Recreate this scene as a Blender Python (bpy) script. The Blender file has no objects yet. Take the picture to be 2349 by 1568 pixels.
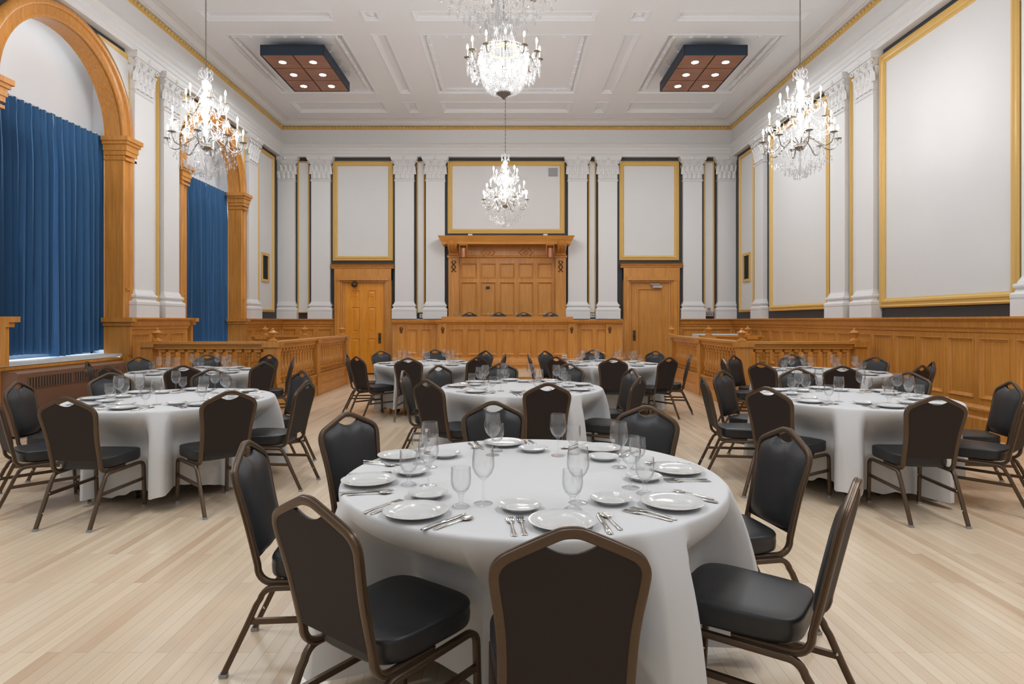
import bpy, math, random
from math import sin, cos, pi, radians, sqrt, hypot, atan2
from mathutils import Vector, Matrix
random.seed(7)
SC = bpy.context.scene
COL = SC.collection
F, PX, PY, H = 1420.0, 1170.0, 735.0, 1.46     # focal length and principal point in photo pixels, eye height

# ------------------------------------------------------------------ mesh builder
class MB:
    def __init__(s): s.v = []; s.f = []; s.m = []
    def add(s, vs, fs, mi=0):
        o = len(s.v); s.v += [tuple(p) for p in vs]
        for q in fs: s.f.append(tuple(i + o for i in q)); s.m.append(mi)
    def quad(s, a, b, c, d, mi=0): s.add([a, b, c, d], [(0, 1, 2, 3)], mi)
    def box(s, x0, x1, y0, y1, z0, z1, mi=0, M=None):
        vs = [(x, y, z) for z in (z0, z1) for y in (y0, y1) for x in (x0, x1)]
        if M: vs = [M(*p) for p in vs]
        s.add(vs, [(0, 2, 3, 1), (4, 5, 7, 6), (0, 1, 5, 4), (2, 6, 7, 3), (0, 4, 6, 2), (1, 3, 7, 5)], mi)
    def grid(s, rows, cu=False, cv=False, mi=0):
        n, k = len(rows), len(rows[0]); fs = []
        for i in range(n if cv else n - 1):
            for j in range(k if cu else k - 1):
                i2, j2 = (i + 1) % n, (j + 1) % k
                fs.append((i * k + j, i * k + j2, i2 * k + j2, i2 * k + j))
        s.add([p for r in rows for p in r], fs, mi)
    def lathe(s, prof, n=16, c=(0, 0, 0), mi=0, cap=False):
        rows = [[(c[0] + r * cos(2 * pi * j / n), c[1] + r * sin(2 * pi * j / n), c[2] + z) for j in range(n)] for r, z in prof]
        s.grid(rows, cu=True, mi=mi)
        if cap:
            for idx in (0, -1):
                if prof[idx][0] > 1e-5: s.add(rows[idx], [tuple(range(n))], mi)
    def tube(s, path, prof, closed=False, mi=0, up=None, caps=True):
        # prof: a radius, or a list of (a, b) offsets; frames carried along the path without twist
        P = [Vector(p) for p in path]; n = len(P)
        if not isinstance(prof, list): prof = [(prof * cos(2 * pi * k / 8), prof * sin(2 * pi * k / 8)) for k in range(8)]
        T = []
        for i in range(n):
            a = P[(i - 1) % n] if closed else P[max(i - 1, 0)]; b = P[(i + 1) % n] if closed else P[min(i + 1, n - 1)]
            t = b - a; T.append(t.normalized() if t.length > 1e-9 else Vector((0, 0, 1)))
        u = Vector(up) if up else (Vector((0, 0, 1)) if abs(T[0].z) < .9 else Vector((1, 0, 0)))
        r = (u - T[0] * u.dot(T[0])).normalized(); rows = []
        for i in range(n):
            if i:
                r = r - T[i] * r.dot(T[i]); r.normalize()
            q = T[i].cross(r)
            rows.append([tuple(P[i] + q * a + r * b) for a, b in prof])
        s.grid(rows, cu=True, cv=closed, mi=mi)
        if caps and not closed:
            for w in (rows[0], rows[-1]): s.add(w, [tuple(range(len(w)))], mi)
    def oct(s, c, r, h=None, mi=0):
        h = h or r; x, y, z = c
        s.add([(x + r, y, z), (x, y + r, z), (x - r, y, z), (x, y - r, z), (x, y, z + h), (x, y, z - h)],
              [(0, 1, 4), (1, 2, 4), (2, 3, 4), (3, 0, 4), (1, 0, 5), (2, 1, 5), (3, 2, 5), (0, 3, 5)], mi)
    def sphere(s, c, r, n=10, k=6, sz=1.0, mi=0):
        s.lathe([(r * sin(pi * i / k) + 1e-6, -r * sz * cos(pi * i / k)) for i in range(k + 1)], n, c, mi)
    def build(s, name, mats, parent=None, smooth=True, ang=38):
        me = bpy.data.meshes.new(name); me.from_pydata(s.v, [], s.f)
        if not isinstance(mats, (list, tuple)): mats = [mats]
        for m in mats: me.materials.append(m)
        if len(mats) > 1: me.polygons.foreach_set('material_index', s.m)
        if smooth:
            me.polygons.foreach_set('use_smooth', [True] * len(me.polygons))
            me.set_sharp_from_angle(angle=radians(ang))
        me.update()
        o = bpy.data.objects.new(name, me); COL.objects.link(o)
        if parent: o.parent = parent
        return o

def tag(o, label, cat, group=None):
    o['label'] = label; o['category'] = cat
    if group: o['group'] = group
    return o
def thing(name, label, cat, loc=(0, 0, 0), rz=0, group=None):
    o = bpy.data.objects.new(name, None); COL.objects.link(o)
    o.empty_display_size = .1; o.location = loc; o.rotation_euler = (0, 0, rz)
    return tag(o, label, cat, group)
def struct(o): o['kind'] = 'structure'; return o
def sempty(name, loc=(0, 0, 0)):
    o = bpy.data.objects.new(name, None); COL.objects.link(o); o.location = loc; return struct(o)
TN = [0]
def trim(mb, mats, **k):
    TN[0] += 1
    return struct(mb.build('trim_%d' % TN[0], mats, **k))
def dup(root, loc, rz=0, label=None, group=None, par=None):
    r = root.copy(); COL.objects.link(r)
    if par is None: r.location = loc; r.rotation_euler = (0, 0, rz)
    else: r.parent = par
    if label: r['label'] = label
    if group: r['group'] = group
    for ch in list(root.children): dup(ch, None, par=r)
    return r
def catmull(pts, k=6):
    P = [Vector(p) for p in pts]; out = []
    for i in range(len(P) - 1):
        a, b, c, d = P[max(i - 1, 0)], P[i], P[i + 1], P[min(i + 2, len(P) - 1)]
        for j in range(k):
            t = j / k
            out.append(.5 * ((2 * b) + (c - a) * t + (2 * a - 5 * b + 4 * c - d) * t * t + (3 * b - a - 3 * c + d) * t ** 3))
    out.append(P[-1]); return out
def smooth01(a, b, x):
    t = min(1, max(0, (x - a) / (b - a))); return t * t * (3 - 2 * t)
def recess(mb, outer, rects, steps, P, mi=0, mi2=None):
    # flat plate with stepped sunk panels; P(u, v, w) maps to space, w points out of the plate
    u0, u1, v0, v1 = outer
    U = sorted({u0, u1, *[r[0] for r in rects], *[r[1] for r in rects]}); V = sorted({v0, v1, *[r[2] for r in rects], *[r[3] for r in rects]})
    for a, b in zip(U, U[1:]):
        for c, d in zip(V, V[1:]):
            mu, mv = (a + b) / 2, (c + d) / 2
            if any(r[0] < mu < r[1] and r[2] < mv < r[3] for r in rects): continue
            mb.quad(P(a, c, 0), P(b, c, 0), P(b, d, 0), P(a, d, 0), mi)
    for a, b, c, d in rects:
        ring = lambda i, w: [P(a + i, c + i, w), P(b - i, c + i, w), P(b - i, d - i, w), P(a + i, d - i, w)]
        pr = ring(0, 0)
        for i, w in steps:
            nr = ring(i, w)
            for k in range(4): mb.quad(pr[k], pr[(k + 1) % 4], nr[(k + 1) % 4], nr[k], mi)
            pr = nr
        mb.quad(*pr, mi if mi2 is None else mi2)
def run(mb, M, s0, s1, prof, mi=0):
    # a moulding of (d, z) profile run along a wall from s0 to s1, closed at both ends
    a = [M(s0, d, z) for d, z in prof]; b = [M(s1, d, z) for d, z in prof]
    mb.grid([a, b], mi=mi); mb.add(a, [tuple(range(len(a)))], mi); mb.add(b, [tuple(range(len(b)))], mi)
PANEL = [(0, .012), (.012, .014), (.024, -.006), (.042, -.016), (.048, -.024)]   # raised bead, then a sunk field

# ------------------------------------------------------------------ materials
def nt(name):
    m = bpy.data.materials.new(name); m.use_nodes = True
    return m, m.node_tree.nodes, m.node_tree.links, m.node_tree.nodes['Principled BSDF']
def setp(b, **k):
    for n, v in k.items():
        i = b.inputs.get(n.replace('_', ' '))
        if i is not None: i.default_value = v
def plain(name, col, rough=.5, metal=0, bump=0, scale=60, spec=.5, vary=0, coat=0, sheen=0):
    m, N, L, b = nt(name)
    setp(b, Base_Color=(*col, 1), Roughness=rough, Metallic=metal, Specular_IOR_Level=spec, Coat_Weight=coat, Coat_Roughness=.15, Sheen_Weight=sheen)
    tc = N.new('ShaderNodeTexCoord'); no = N.new('ShaderNodeTexNoise'); no.inputs['Scale'].default_value = scale; no.inputs['Detail'].default_value = 4
    L.new(tc.outputs['Object'], no.inputs['Vector'])
    if bump:
        bp = N.new('ShaderNodeBump'); bp.inputs['Strength'].default_value = bump; bp.inputs['Distance'].default_value = .004
        L.new(no.outputs['Fac'], bp.inputs['Height']); L.new(bp.outputs['Normal'], b.inputs['Normal'])
    if vary:
        n2 = N.new('ShaderNodeTexNoise'); n2.inputs['Scale'].default_value = 1.3; n2.inputs['Detail'].default_value = 3; L.new(tc.outputs['Object'], n2.inputs['Vector'])
        mx = N.new('ShaderNodeMixRGB'); mx.inputs[1].default_value = (*[c * (1 - vary) for c in col], 1); mx.inputs[2].default_value = (*[min(1, c * (1 + vary)) for c in col], 1)
        L.new(n2.outputs['Fac'], mx.inputs[0]); L.new(mx.outputs[0], b.inputs['Base Color'])
    return m
def wood(name, dark, light, sc, rough=.38, coat=.25):
    m, N, L, b = nt(name)
    tc = N.new('ShaderNodeTexCoord'); mp = N.new('ShaderNodeMapping'); mp.inputs['Scale'].default_value = sc
    L.new(tc.outputs['Object'], mp.inputs['Vector'])
    n1 = N.new('ShaderNodeTexNoise'); n1.inputs['Scale'].default_value = 1; n1.inputs['Detail'].default_value = 7; n1.inputs['Roughness'].default_value = .62; n1.inputs['Distortion'].default_value = .25
    L.new(mp.outputs[0], n1.inputs['Vector'])
    n2 = N.new('ShaderNodeTexNoise'); n2.inputs['Scale'].default_value = 1.1; n2.inputs['Detail'].default_value = 2; L.new(tc.outputs['Object'], n2.inputs['Vector'])
    ad = N.new('ShaderNodeMath'); ad.operation = 'MULTIPLY_ADD'; ad.inputs[1].default_value = .45; L.new(n2.outputs['Fac'], ad.inputs[0]); L.new(n1.outputs['Fac'], ad.inputs[2])
    cr = N.new('ShaderNodeValToRGB'); cr.color_ramp.elements[0].position = .48; cr.color_ramp.elements[1].position = .98
    cr.color_ramp.elements[0].color = (*dark, 1); cr.color_ramp.elements[1].color = (*light, 1)
    L.new(ad.outputs[0], cr.inputs[0]); L.new(cr.outputs[0], b.inputs['Base Color'])
    setp(b, Roughness=rough, Coat_Weight=coat, Coat_Roughness=.22, Specular_IOR_Level=.4)
    bp = N.new('ShaderNodeBump'); bp.inputs['Strength'].default_value = .08; bp.inputs['Distance'].default_value = .003
    L.new(n1.outputs['Fac'], bp.inputs['Height']); L.new(bp.outputs['Normal'], b.inputs['Normal'])
    return m
def floorboards():
    m, N, L, b = nt('maple_strip_floor')
    tc = N.new('ShaderNodeTexCoord'); mp = N.new('ShaderNodeMapping'); mp.inputs['Rotation'].default_value = (0, 0, pi / 2)
    L.new(tc.outputs['Object'], mp.inputs['Vector'])
    br = N.new('ShaderNodeTexBrick'); br.offset = .37; br.offset_frequency = 2; br.squash = 1
    for k, v in (('Scale', 1), ('Brick Width', 1.15), ('Row Height', .06), ('Mortar Size', .0011), ('Mortar Smooth', .25), ('Bias', 0)): br.inputs[k].default_value = v
    br.inputs['Color1'].default_value = (.0, .0, .0, 1); br.inputs['Color2'].default_value = (1, 1, 1, 1); br.inputs['Mortar'].default_value = (.5, .5, .5, 1)
    L.new(mp.outputs[0], br.inputs['Vector'])
    cr = N.new('ShaderNodeValToRGB'); e = cr.color_ramp.elements
    e[0].color = (.62, .45, .295, 1); e[1].color = (.80, .655, .495, 1); e[0].position = .0
    x = e.new(.15); x.color = (.73, .57, .405, 1)
    L.new(br.outputs['Color'], cr.inputs[0])
    m2 = N.new('ShaderNodeMapping'); m2.inputs['Scale'].default_value = (30, 1.2, 1); L.new(tc.outputs['Object'], m2.inputs['Vector'])
    no = N.new('ShaderNodeTexNoise'); no.inputs['Scale'].default_value = 1; no.inputs['Detail'].default_value = 6; L.new(m2.outputs[0], no.inputs['Vector'])
    hs = N.new('ShaderNodeMixRGB'); hs.blend_type = 'OVERLAY'; hs.inputs[0].default_value = .35
    gr = N.new('ShaderNodeValToRGB'); gr.color_ramp.elements[0].position = .3; gr.color_ramp.elements[1].position = .75; gr.color_ramp.elements[0].color = (.36, .33, .3, 1); gr.color_ramp.elements[1].color = (.6, .6, .6, 1)
    L.new(no.outputs['Fac'], gr.inputs[0]); L.new(cr.outputs[0], hs.inputs[1]); L.new(gr.outputs[0], hs.inputs[2])
    mo = N.new('ShaderNodeMixRGB'); mo.inputs[2].default_value = (.42, .29, .18, 1); L.new(br.outputs['Fac'], mo.inputs[0]); L.new(hs.outputs[0], mo.inputs[1])
    L.new(mo.outputs[0], b.inputs['Base Color'])
    setp(b, Roughness=.34, Specular_IOR_Level=.5, Coat_Weight=.35, Coat_Roughness=.12)
    return m
def clear(name, tint, base, edge, rough=.02, white=0.0):
    # thin clear glass: see-through with reflections that grow towards grazing angles
    m, N, L, b = nt(name); N.remove(b); out = [n for n in N if n.type == 'OUTPUT_MATERIAL'][0]
    tr = N.new('ShaderNodeBsdfTransparent'); tr.inputs[0].default_value = (*tint, 1)
    gl = N.new('ShaderNodeBsdfGlossy'); gl.inputs['Roughness'].default_value = rough; gl.inputs[0].default_value = (.95, .97, 1, 1)
    lw = N.new('ShaderNodeLayerWeight'); lw.inputs[0].default_value = .5
    pw = N.new('ShaderNodeMath'); pw.operation = 'POWER'; pw.inputs[1].default_value = 3.0; L.new(lw.outputs['Facing'], pw.inputs[0])
    ma = N.new('ShaderNodeMath'); ma.operation = 'MULTIPLY_ADD'; ma.inputs[1].default_value = edge; ma.inputs[2].default_value = base; ma.use_clamp = True; L.new(pw.outputs[0], ma.inputs[0])
    tm = N.new('ShaderNodeMixRGB'); tm.inputs[1].default_value = (*tint, 1); tm.inputs[2].default_value = (*[c * .55 for c in tint], 1); L.new(pw.outputs[0], tm.inputs[0]); L.new(tm.outputs[0], tr.inputs[0])  # tint darkened at the edges, imitating refracted dark surroundings
    mx = N.new('ShaderNodeMixShader'); L.new(ma.outputs[0], mx.inputs[0]); L.new(tr.outputs[0], mx.inputs[1]); L.new(gl.outputs[0], mx.inputs[2])
    last = mx
    if white:  # white veil mixed into the colour in place of refracted light
        df = N.new('ShaderNodeBsdfDiffuse'); df.inputs[0].default_value = (.9, .9, .9, 1)
        tl = N.new('ShaderNodeBsdfTranslucent'); tl.inputs[0].default_value = (.9, .9, .9, 1); m3 = N.new('ShaderNodeMixShader'); L.new(df.outputs[0], m3.inputs[1]); L.new(tl.outputs[0], m3.inputs[2])
        m2 = N.new('ShaderNodeMixShader'); m2.inputs[0].default_value = white; L.new(mx.outputs[0], m2.inputs[1]); L.new(m3.outputs[0], m2.inputs[2]); last = m2
    L.new(last.outputs[0], out.inputs['Surface']); return m
def glow(name, col, st):
    m, N, L, b = nt(name); setp(b, Base_Color=(.9, .9, .9, 1), Emission_Color=(*col, 1), Emission_Strength=st); return m

W_DARK, W_LIGHT = (.46, .185, .03), (.74, .33, .07)
OAKV = wood('oak_upright', W_DARK, W_LIGHT, (38, 38, 1.6)); OAKH = wood('oak_along', W_DARK, W_LIGHT, (1.6, 1.6, 40))
OAKD = wood('oak_door_orange', (.66, .225, .014), (.92, .39, .035), (24, 24, 1.2))
FLOORM = floorboards()
WHITE = plain('white_wall_paint', (.755, .748, .745), .6, bump=.03, scale=90, vary=.012)
PLASTER = plain('white_plaster', (.785, .778, .776), .6, bump=.04, scale=70)
DARK = plain('charcoal_paint', (.032, .036, .043), .5, bump=.03)
GOLD = plain('gold_paint', (.72, .46, .135), .42, bump=.03, spec=.5)
CEILM = plain('ceiling_plaster', (.865, .885, .92), .65, bump=.03)
CLOTH = plain('white_linen', (.665, .66, .668), .8, bump=.10, scale=420, sheen=.2)
CHINA = plain('white_china', (.67, .67, .665), .10, spec=.6, coat=.4)
STEEL = plain('polished_steel', (.62, .60, .57), .16, 1)
VINYL = plain('black_vinyl', (.019, .0195, .022), .38, bump=.12, scale=350, spec=.45)
BACKM = plain('dark_brown_back_fabric', (.027, .0185, .0165), .7, bump=.12, scale=300, spec=.3)
BRONZE = plain('bronze_frame', (.105, .068, .043), .33, .55, bump=.04, scale=200)
TIP = plain('grey_glide', (.30, .32, .34), .4)
BLACK = plain('black_metal', (.012, .012, .012), .45)
BLUE = plain('blue_drape', (.034, .118, .26), .85, bump=.12, scale=300, sheen=.15)
WINGL = clear('wine_glass_clear', (.99, .992, .992), .03, .8, white=.02)
CRYST = clear('cut_crystal', (.95, .96, .97), .28, .6, .06, white=.27)
SILVER = plain('aged_silver', (.30, .27, .22), .3, .85)
DIMBULB = glow('dim_inner_bulb', (1, .985, .975), 70)
BULB = glow('lit_bulb', (1, .985, .98), 106)
LED = glow('led_disc', (.90, .96, 1), 185)
CANDLE = plain('candle_sleeve', (.75, .68, .55), .5)
NAVY = plain('navy_fascia', (.018, .032, .058), .55)
CHERRY = wood('cherry_panel', (.21, .07, .03), (.40, .165, .08), (2, 24, 24), .4)
RADM = plain('brown_enamel', (.215, .105, .062), .45)
GRILL = plain('dark_grille', (.03, .026, .022), .6)
PLAST = plain('white_plastic', (.66, .65, .62), .4)
BRASS = plain('dark_brass', (.10, .075, .045), .4, .8)
COPPER = plain('copper_can', (.42, .17, .085), .35, .6)
CARVE = plain('carved_oak', (.13, .052, .012), .5, bump=.5, scale=60)
GREYV = plain('grey_vent', (.36, .36, .37), .5)
# ------------------------------------------------------------------ room shell
XL, XR, YB, YF0, ZC = -6.29, 6.11, 16.85, -3.2, 6.85
ZL, ZE = 1.51, 5.886                     # top of the panelling ledge, underside of the entablature
XM = (XL + XR) / 2
ML = lambda s, d, z: (XL + d, s, z)
MR = lambda s, d, z: (XR - d, s, z)
MBK = lambda s, d, z: (s, YB - d, z)
BK = lambda px: (px - PX) * YB / F       # pixel columns and rows of the back wall, seen square on
BZ = lambda py: H + (PY - py) * YB / F
ARCH = [8.78, 13.17]; RO, RI, ZS = 1.47, 1.21, 4.42

mb = MB(); mb.quad((XL - .6, YF0, 0), (XR + .3, YF0, 0), (XR + .3, YB + .3, 0), (XL - .6, YB + .3, 0)); struct(mb.build('floor', FLOORM))
mb = MB()
for z0, z1, mi in ((0, ZL, 0), (ZL, ZE, 1), (ZE, ZC + .3, 0)):
    mb.quad((XL, YB, z0), (XR, YB, z0), (XR, YB, z1), (XL, YB, z1), mi)
struct(mb.build('wall_back', [WHITE, DARK]))
mb = MB()
for z0, z1, mi in ((0, ZL, 0), (ZL, ZE, 1), (ZE, ZC + .3, 0)):
    mb.quad((XR, 6.9, z0), (XR, YB, z0), (XR, YB, z1), (XR, 6.9, z1), mi)
mb.quad((XR, YF0, 0), (XR, 6.9, 0), (XR, 6.9, ZC + .3), (XR, YF0, ZC + .3)); struct(mb.build('wall_right', [WHITE, DARK]))
mb = MB(); mb.quad((XL, YF0, 0), (XR, YF0, 0), (XR, YF0, ZC + .3), (XL, YF0, ZC + .3)); struct(mb.build('wall_front', WHITE))
mb = MB()
edges = [YF0] + [v for c in ARCH for v in (c - RI, c + RI)] + [YB]
for i in range(0, len(edges), 2):
    a, b = edges[i], edges[i + 1]
    for z0, z1, mi in ((0, ZL, 0), (ZL, ZE, 1 if i else 0), (ZE, ZC + .3, 0)):
        mb.quad((XL, a, z0), (XL, b, z0), (XL, b, z1), (XL, a, z1), mi)
NA = 40
for c in ARCH:
    mb.quad((XL, c - RI, 0), (XL, c + RI, 0), (XL, c + RI, .83), (XL, c - RI, .83))
    arc = [(c - RI * cos(pi * k / NA), ZS + RI * sin(pi * k / NA)) for k in range(NA + 1)]
    for (y0, q0), (y1, q1) in zip(arc, arc[1:]): mb.quad((XL, y0, q0), (XL, y1, q1), (XL, y1, ZE), (XL, y0, ZE), 1)
    mb.quad((XL, c - RI, ZE), (XL, c + RI, ZE), (XL, c + RI, ZC + .3), (XL, c - RI, ZC + .3))
struct(mb.build('wall_left', [WHITE, DARK]))

# windows: plaster recess, sash with panes, blind lunette above the drapes
SASH = plain('white_sash', (.72, .72, .70), .5)
PANE = clear('window_pane', (.9, .95, 1), .05, .6)
for n, c in enumerate(ARCH):
    w = sempty('window_%d' % (n + 1), (XL - .5, c, .93)); mb = MB()
    ox, hy, hz = -.06, RI + .16, 4.55 - .93
    X0, X1 = .5 - .26, -.06
    for sgn in (-1, 1): mb.quad((X0, sgn * hy, 0), (X1, sgn * hy, 0), (X1, sgn * hy, 5.0), (X0, sgn * hy, 5.0))
    for sgn in (-1, 1): mb.quad((X0, sgn * hy, -.1), (X0, sgn * (RI - .01), -.1), (X0, sgn * (RI - .01), 5.0), (X0, sgn * hy, 5.0))
    mb.quad((X0, -hy, 5.0), (X1, -hy, 5.0), (X1, hy, 5.0), (X0, hy, 5.0))
    mb.build('recess', WHITE, w)
    mb = MB(); mb.quad((X1 + .01, -hy, hz - .45), (X1 + .01, hy, hz - .45), (X1 + .01, hy, 5.0), (X1 + .01, -hy, 5.0)); mb.build('lunette', WHITE, w)
    mb = MB(); mb.box(-.06, .24, -hy, hy, -.05, 0); mb.box(.24, .535, -RI - .02, RI + .02, -.045, 0); mb.build('sill', SASH, w)
    mb = MB()
    for y in (-hy, -.45, .41, hy - .06): mb.box(-.1, -.05, y, y + .06, 0, hz - .45)
    for z in (0, 1.5, hz - .5): mb.box(-.1, -.05, -hy, hy, z, z + .06)
    mb.build('sash', SASH, w)
    mb = MB(); mb.box(-.085, -.08, -hy, hy, 0, hz - .45); mb.build('pane', PANE, w)

# wooden arch surround: moulded archivolt, reveal, jambs with capitals
def arch(c):
    mb = MB(); prof = [(0, -.001), (0, .045), (.03, .06), (.06, .045), (.15, .05), (.16, .075), (.2, .085), (.235, .07), (.26, .03), (.26, 0)]  # (beyond inner radius, out of wall)
    rows = []
    for k in range(NA + 1):
        a = pi * k / NA; rows.append([(XL + d, c - (RI + t) * cos(a), ZS + (RI + t) * sin(a)) for t, d in prof])
    mb.grid(rows)
    mb.grid([[(XL + x, c - RI * cos(pi * k / NA), ZS + RI * sin(pi * k / NA)) for x in (.02, -.26)] for k in range(NA + 1)])
    trim(mb, OAKV)
    for sg in (-1, 1):
        mb = MB(); yy = lambda t: c + sg * (RI + t)
        rows = [[(XL + d, yy(t), z) for t, d in prof] for z in (ZL, 4.13)]; mb.grid(rows)
        mb.quad((XL, yy(0), 1.45), (XL - .26, yy(0), 1.45), (XL - .26, yy(0), 4.13), (XL, yy(0), 4.13))
        mb.box(XL + .04, XL + .066, min(yy(.07), yy(.2)), max(yy(.07), yy(.2)), 1.95, 1.99)
        for z0, z1, g in ((4.05, 4.09, .015), (4.13, 4.2, .02), (4.2, 4.3, .035), (4.3, 4.35, .06), (4.35, 4.42, .085)):
            a, b = sorted((yy(-g), yy(.26 + g))); mb.box(XL - .26, XL + .085 + g, a, b, z0, z1)
        trim(mb, OAKV)
for c in ARCH: arch(c)

# spandrel frames beside the arches
def spandrel(c, sg):
    pts = []; r = RO + .06; y1 = c + sg * (RO + .01); zt = ZE - .07; zb = ZS + .15
    a0 = math.acos(min(1, (RO - .03) / r)); a1 = math.asin(min(.99, (zt - ZS) / r)) if (zt - ZS) < r else pi / 2
    if (zt - ZS) >= r: a1 = pi / 2 - .05
    arc = [(c + sg * r * cos(a), ZS + r * sin(a)) for a in [a0 + (a1 - a0) * k / 14 for k in range(15)]]
    poly = arc + [(y1, zt)] if abs(arc[-1][1] - zt) > .02 else arc + [(y1, zt)]
    cy = sum(p[0] for p in poly) / len(poly); cz = sum(p[1] for p in poly) / len(poly)
    corner = (y1, zt)
    mb = MB(); inner = []
    for y, z in poly:
        dy, dz = corner[0] - y, corner[1] - z; l = hypot(dy, dz)
        k = min(.085, l * .3) if l > .01 else 0
        if l < .01: inner.append((y - sg * .085, z - .085))
        else: inner.append((y + dy / l * k - sg * .035, z + dz / l * k - .035))
    for t, d0, d1 in ((0, .0, .035),): pass
    A = [(XL + .03, y, z) for y, z in poly]; A0 = [(XL, y, z) for y, z in poly]; B = [(XL + .015, y, z) for y, z in inner]
    mb.grid([A0, A], cu=True); mb.grid([A, B], cu=True); o = trim(mb, GOLD)
    mb = MB(); mb.add([(XL + .014, y, z) for y, z in inner], [tuple(range(len(inner)))]); mb.build('panel', WHITE, o)
for c in ARCH:
    for sg in (-1, 1): spandrel(c, sg)

# gilt frames with white fields
def gilt(M, s0, s1, z0, z1, w=.13):
    s0, s1 = min(s0, s1), max(s0, s1); k = w / .13
    prof = [(0, 0), (0, .035), (.02 * k, .05), (.035 * k, .034), (.06 * k, .038), (.075 * k, .055), (.1 * k, .05), (.115 * k, .024), (w, .018), (w, .008)]
    mb = MB(); rows = [[M(s0 + t, d, z0 + t), M(s1 - t, d, z0 + t), M(s1 - t, d, z1 - t), M(s0 + t, d, z1 - t)] for t, d in prof]
    mb.grid(rows, cu=True); o = trim(mb, GOLD, ang=20)
    mb = MB(); mb.quad(M(s0 + w, .009, z0 + w), M(s1 - w, .009, z0 + w), M(s1 - w, .009, z1 - w), M(s0 + w, .009, z1 - w)); mb.build('panel', WHITE, o)
ZT = BZ(370)
gilt(MBK, BK(683), BK(711), BZ(718), ZT, .04); gilt(MBK, BK(956), BK(975), BZ(718), ZT, .035); gilt(MBK, BK(1349), BK(1367), BZ(718), ZT, .035); gilt(MBK, BK(1613), BK(1638), BZ(717), ZT, .04)
gilt(MBK, BK(764), BK(902), BZ(598), ZT); gilt(MBK, BK(1420), BK(1557), BZ(597), ZT); gilt(MBK, BK(1027), BK(1295), BZ(536), ZT)
gilt(MR, 7.38, 10.19, 1.67, 5.8, .15); gilt(MR, 11.78, 14.5, 1.68, 5.8); gilt(MR, 15.42, 16.42, 1.68, 5.8, .09); gilt(MR, 10.78, 11.06, 1.68, 5.8, .04)
gilt(ML, 10.76, 11.02, 1.68, 5.8, .04); gilt(ML, 15.35, 16.42, 1.68, 5.8, .09)

# pilasters with attic bases and leafy capitals
def pil_mesh(w=.51, dp=.10):
    mb = MB(); P = lambda s, d, z: (s, -d, z)
    def blk(z0, z1, e0, e1=None):
        e1 = e0 if e1 is None else e1
        ra = [(-w / 2 - e0, 0, z0), (-w / 2 - e0, -dp - e0, z0), (w / 2 + e0, -dp - e0, z0), (w / 2 + e0, 0, z0)]
        rb = [(-w / 2 - e1, 0, z1), (-w / 2 - e1, -dp - e1, z1), (w / 2 + e1, -dp - e1, z1), (w / 2 + e1, 0, z1)]
        mb.grid([ra, rb])
        for r in (ra, rb): mb.add(r, [(0, 1, 2, 3)])
    z = 0
    blk(0, .2, .075)
    prof = [(.2, .07), (.22, .078), (.26, .078), (.28, .066), (.285, .045), (.31, .038), (.33, .042), (.335, .055), (.36, .06), (.385, .052), (.39, .03), (.41, .025), (.44, .01), (.47, 0)]
    for (za, ea), (zb, eb) in zip(prof, prof[1:]): blk(za, zb, ea, eb)
    HT = ZE - ZL; zc = HT - .60
    blk(.47, zc, 0)
    blk(zc - .06, zc - .035, .01, .022); blk(zc - .035, zc - .01, .022, .01)
    # bell of the capital
    blk(zc, zc + .38, 0, .015); blk(zc + .38, zc + .5, .015, .06)
    blk(zc + .5, zc + .535, .085, .095); blk(zc + .535, HT, .10, .11)
    def leaf(x, z0, h, wd, out, nx=0, ny=-1, base=0.0):
        rows = []
        for i in range(8):
            t = i / 7; zz = z0 + h * (t if t < .8 else .8 + .1 * sin((t - .8) / .2 * pi) - (t - .8) * .4)
            o = .012 + out * smooth01(.35, 1, t) + base
            hw = wd / 2 * (1 - .55 * t ** 2) * (1 + .08 * sin(t * 18)); r = []
            for j in range(7):
                u = (j - 3) / 3; oo = o + .022 * (1 - abs(u)) * (1 + .4 * cos(j * pi)) - .012 * abs(u)
                r.append((x + u * hw * abs(ny) + nx * (oo), ny * oo * 1.0 - (dp if ny else 0) + (u * hw * nx if nx else 0), zz))
            rows.append(r)
        mb.grid(rows)
    for k in range(4): leaf(-.192 + .128 * k, zc + .01, .22, .135, .035)
    for k in range(5): leaf(-.25 + .125 * k, zc + .13, .27, .13, .05)
    for sg in (-1, 1):
        rows = []
        for i in range(8):      # side leaves
            t = i / 7; rows.append([(sg * (w / 2 + .005 + .05 * smooth01(.4, 1, t % 1.001)), -dp * u, zc + .02 + .36 * t) for u in (.05, .5, 1)])
        mb.grid(rows)
        for k, q in ((0, sg), (1, sg * .35)):       # volutes
            cx, cz = q * (w / 2 + .035), zc + .44
            path = [(cx + sg * (.055 - .007 * a) * cos(a), -dp - .055, cz + (.055 - .007 * a) * sin(a)) for a in [i * .45 for i in range(16)]]
            mb.tube(path, .013)
    mb.sphere((0, -dp - .085, HT - .05), .045, 8, 5)
    return mb
pm = pil_mesh()
def place_pil(loc, rz, first=[]):
    TN[0] += 1
    if not first: o = struct(pm.build('trim_%d' % TN[0], PLASTER)); first.append(o)
    else:
        o = first[0].copy(); o.name = 'trim_%d' % TN[0]; COL.objects.link(o)
    o.location = loc; o.rotation_euler = (0, 0, rz)
for a, b in ((636, 679), (717, 759), (908, 950), (978, 1021), (1303, 1345), (1372, 1414), (1565, 1608), (1644, 1688)): place_pil((BK((a + b) / 2), YB, ZL), 0)
for y in (10.47, 11.33, 14.95): place_pil((XL, y, ZL), pi / 2)
for y in (10.5, 11.37, 14.96, 7.02): place_pil((XR, y, ZL), -pi / 2)

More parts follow.
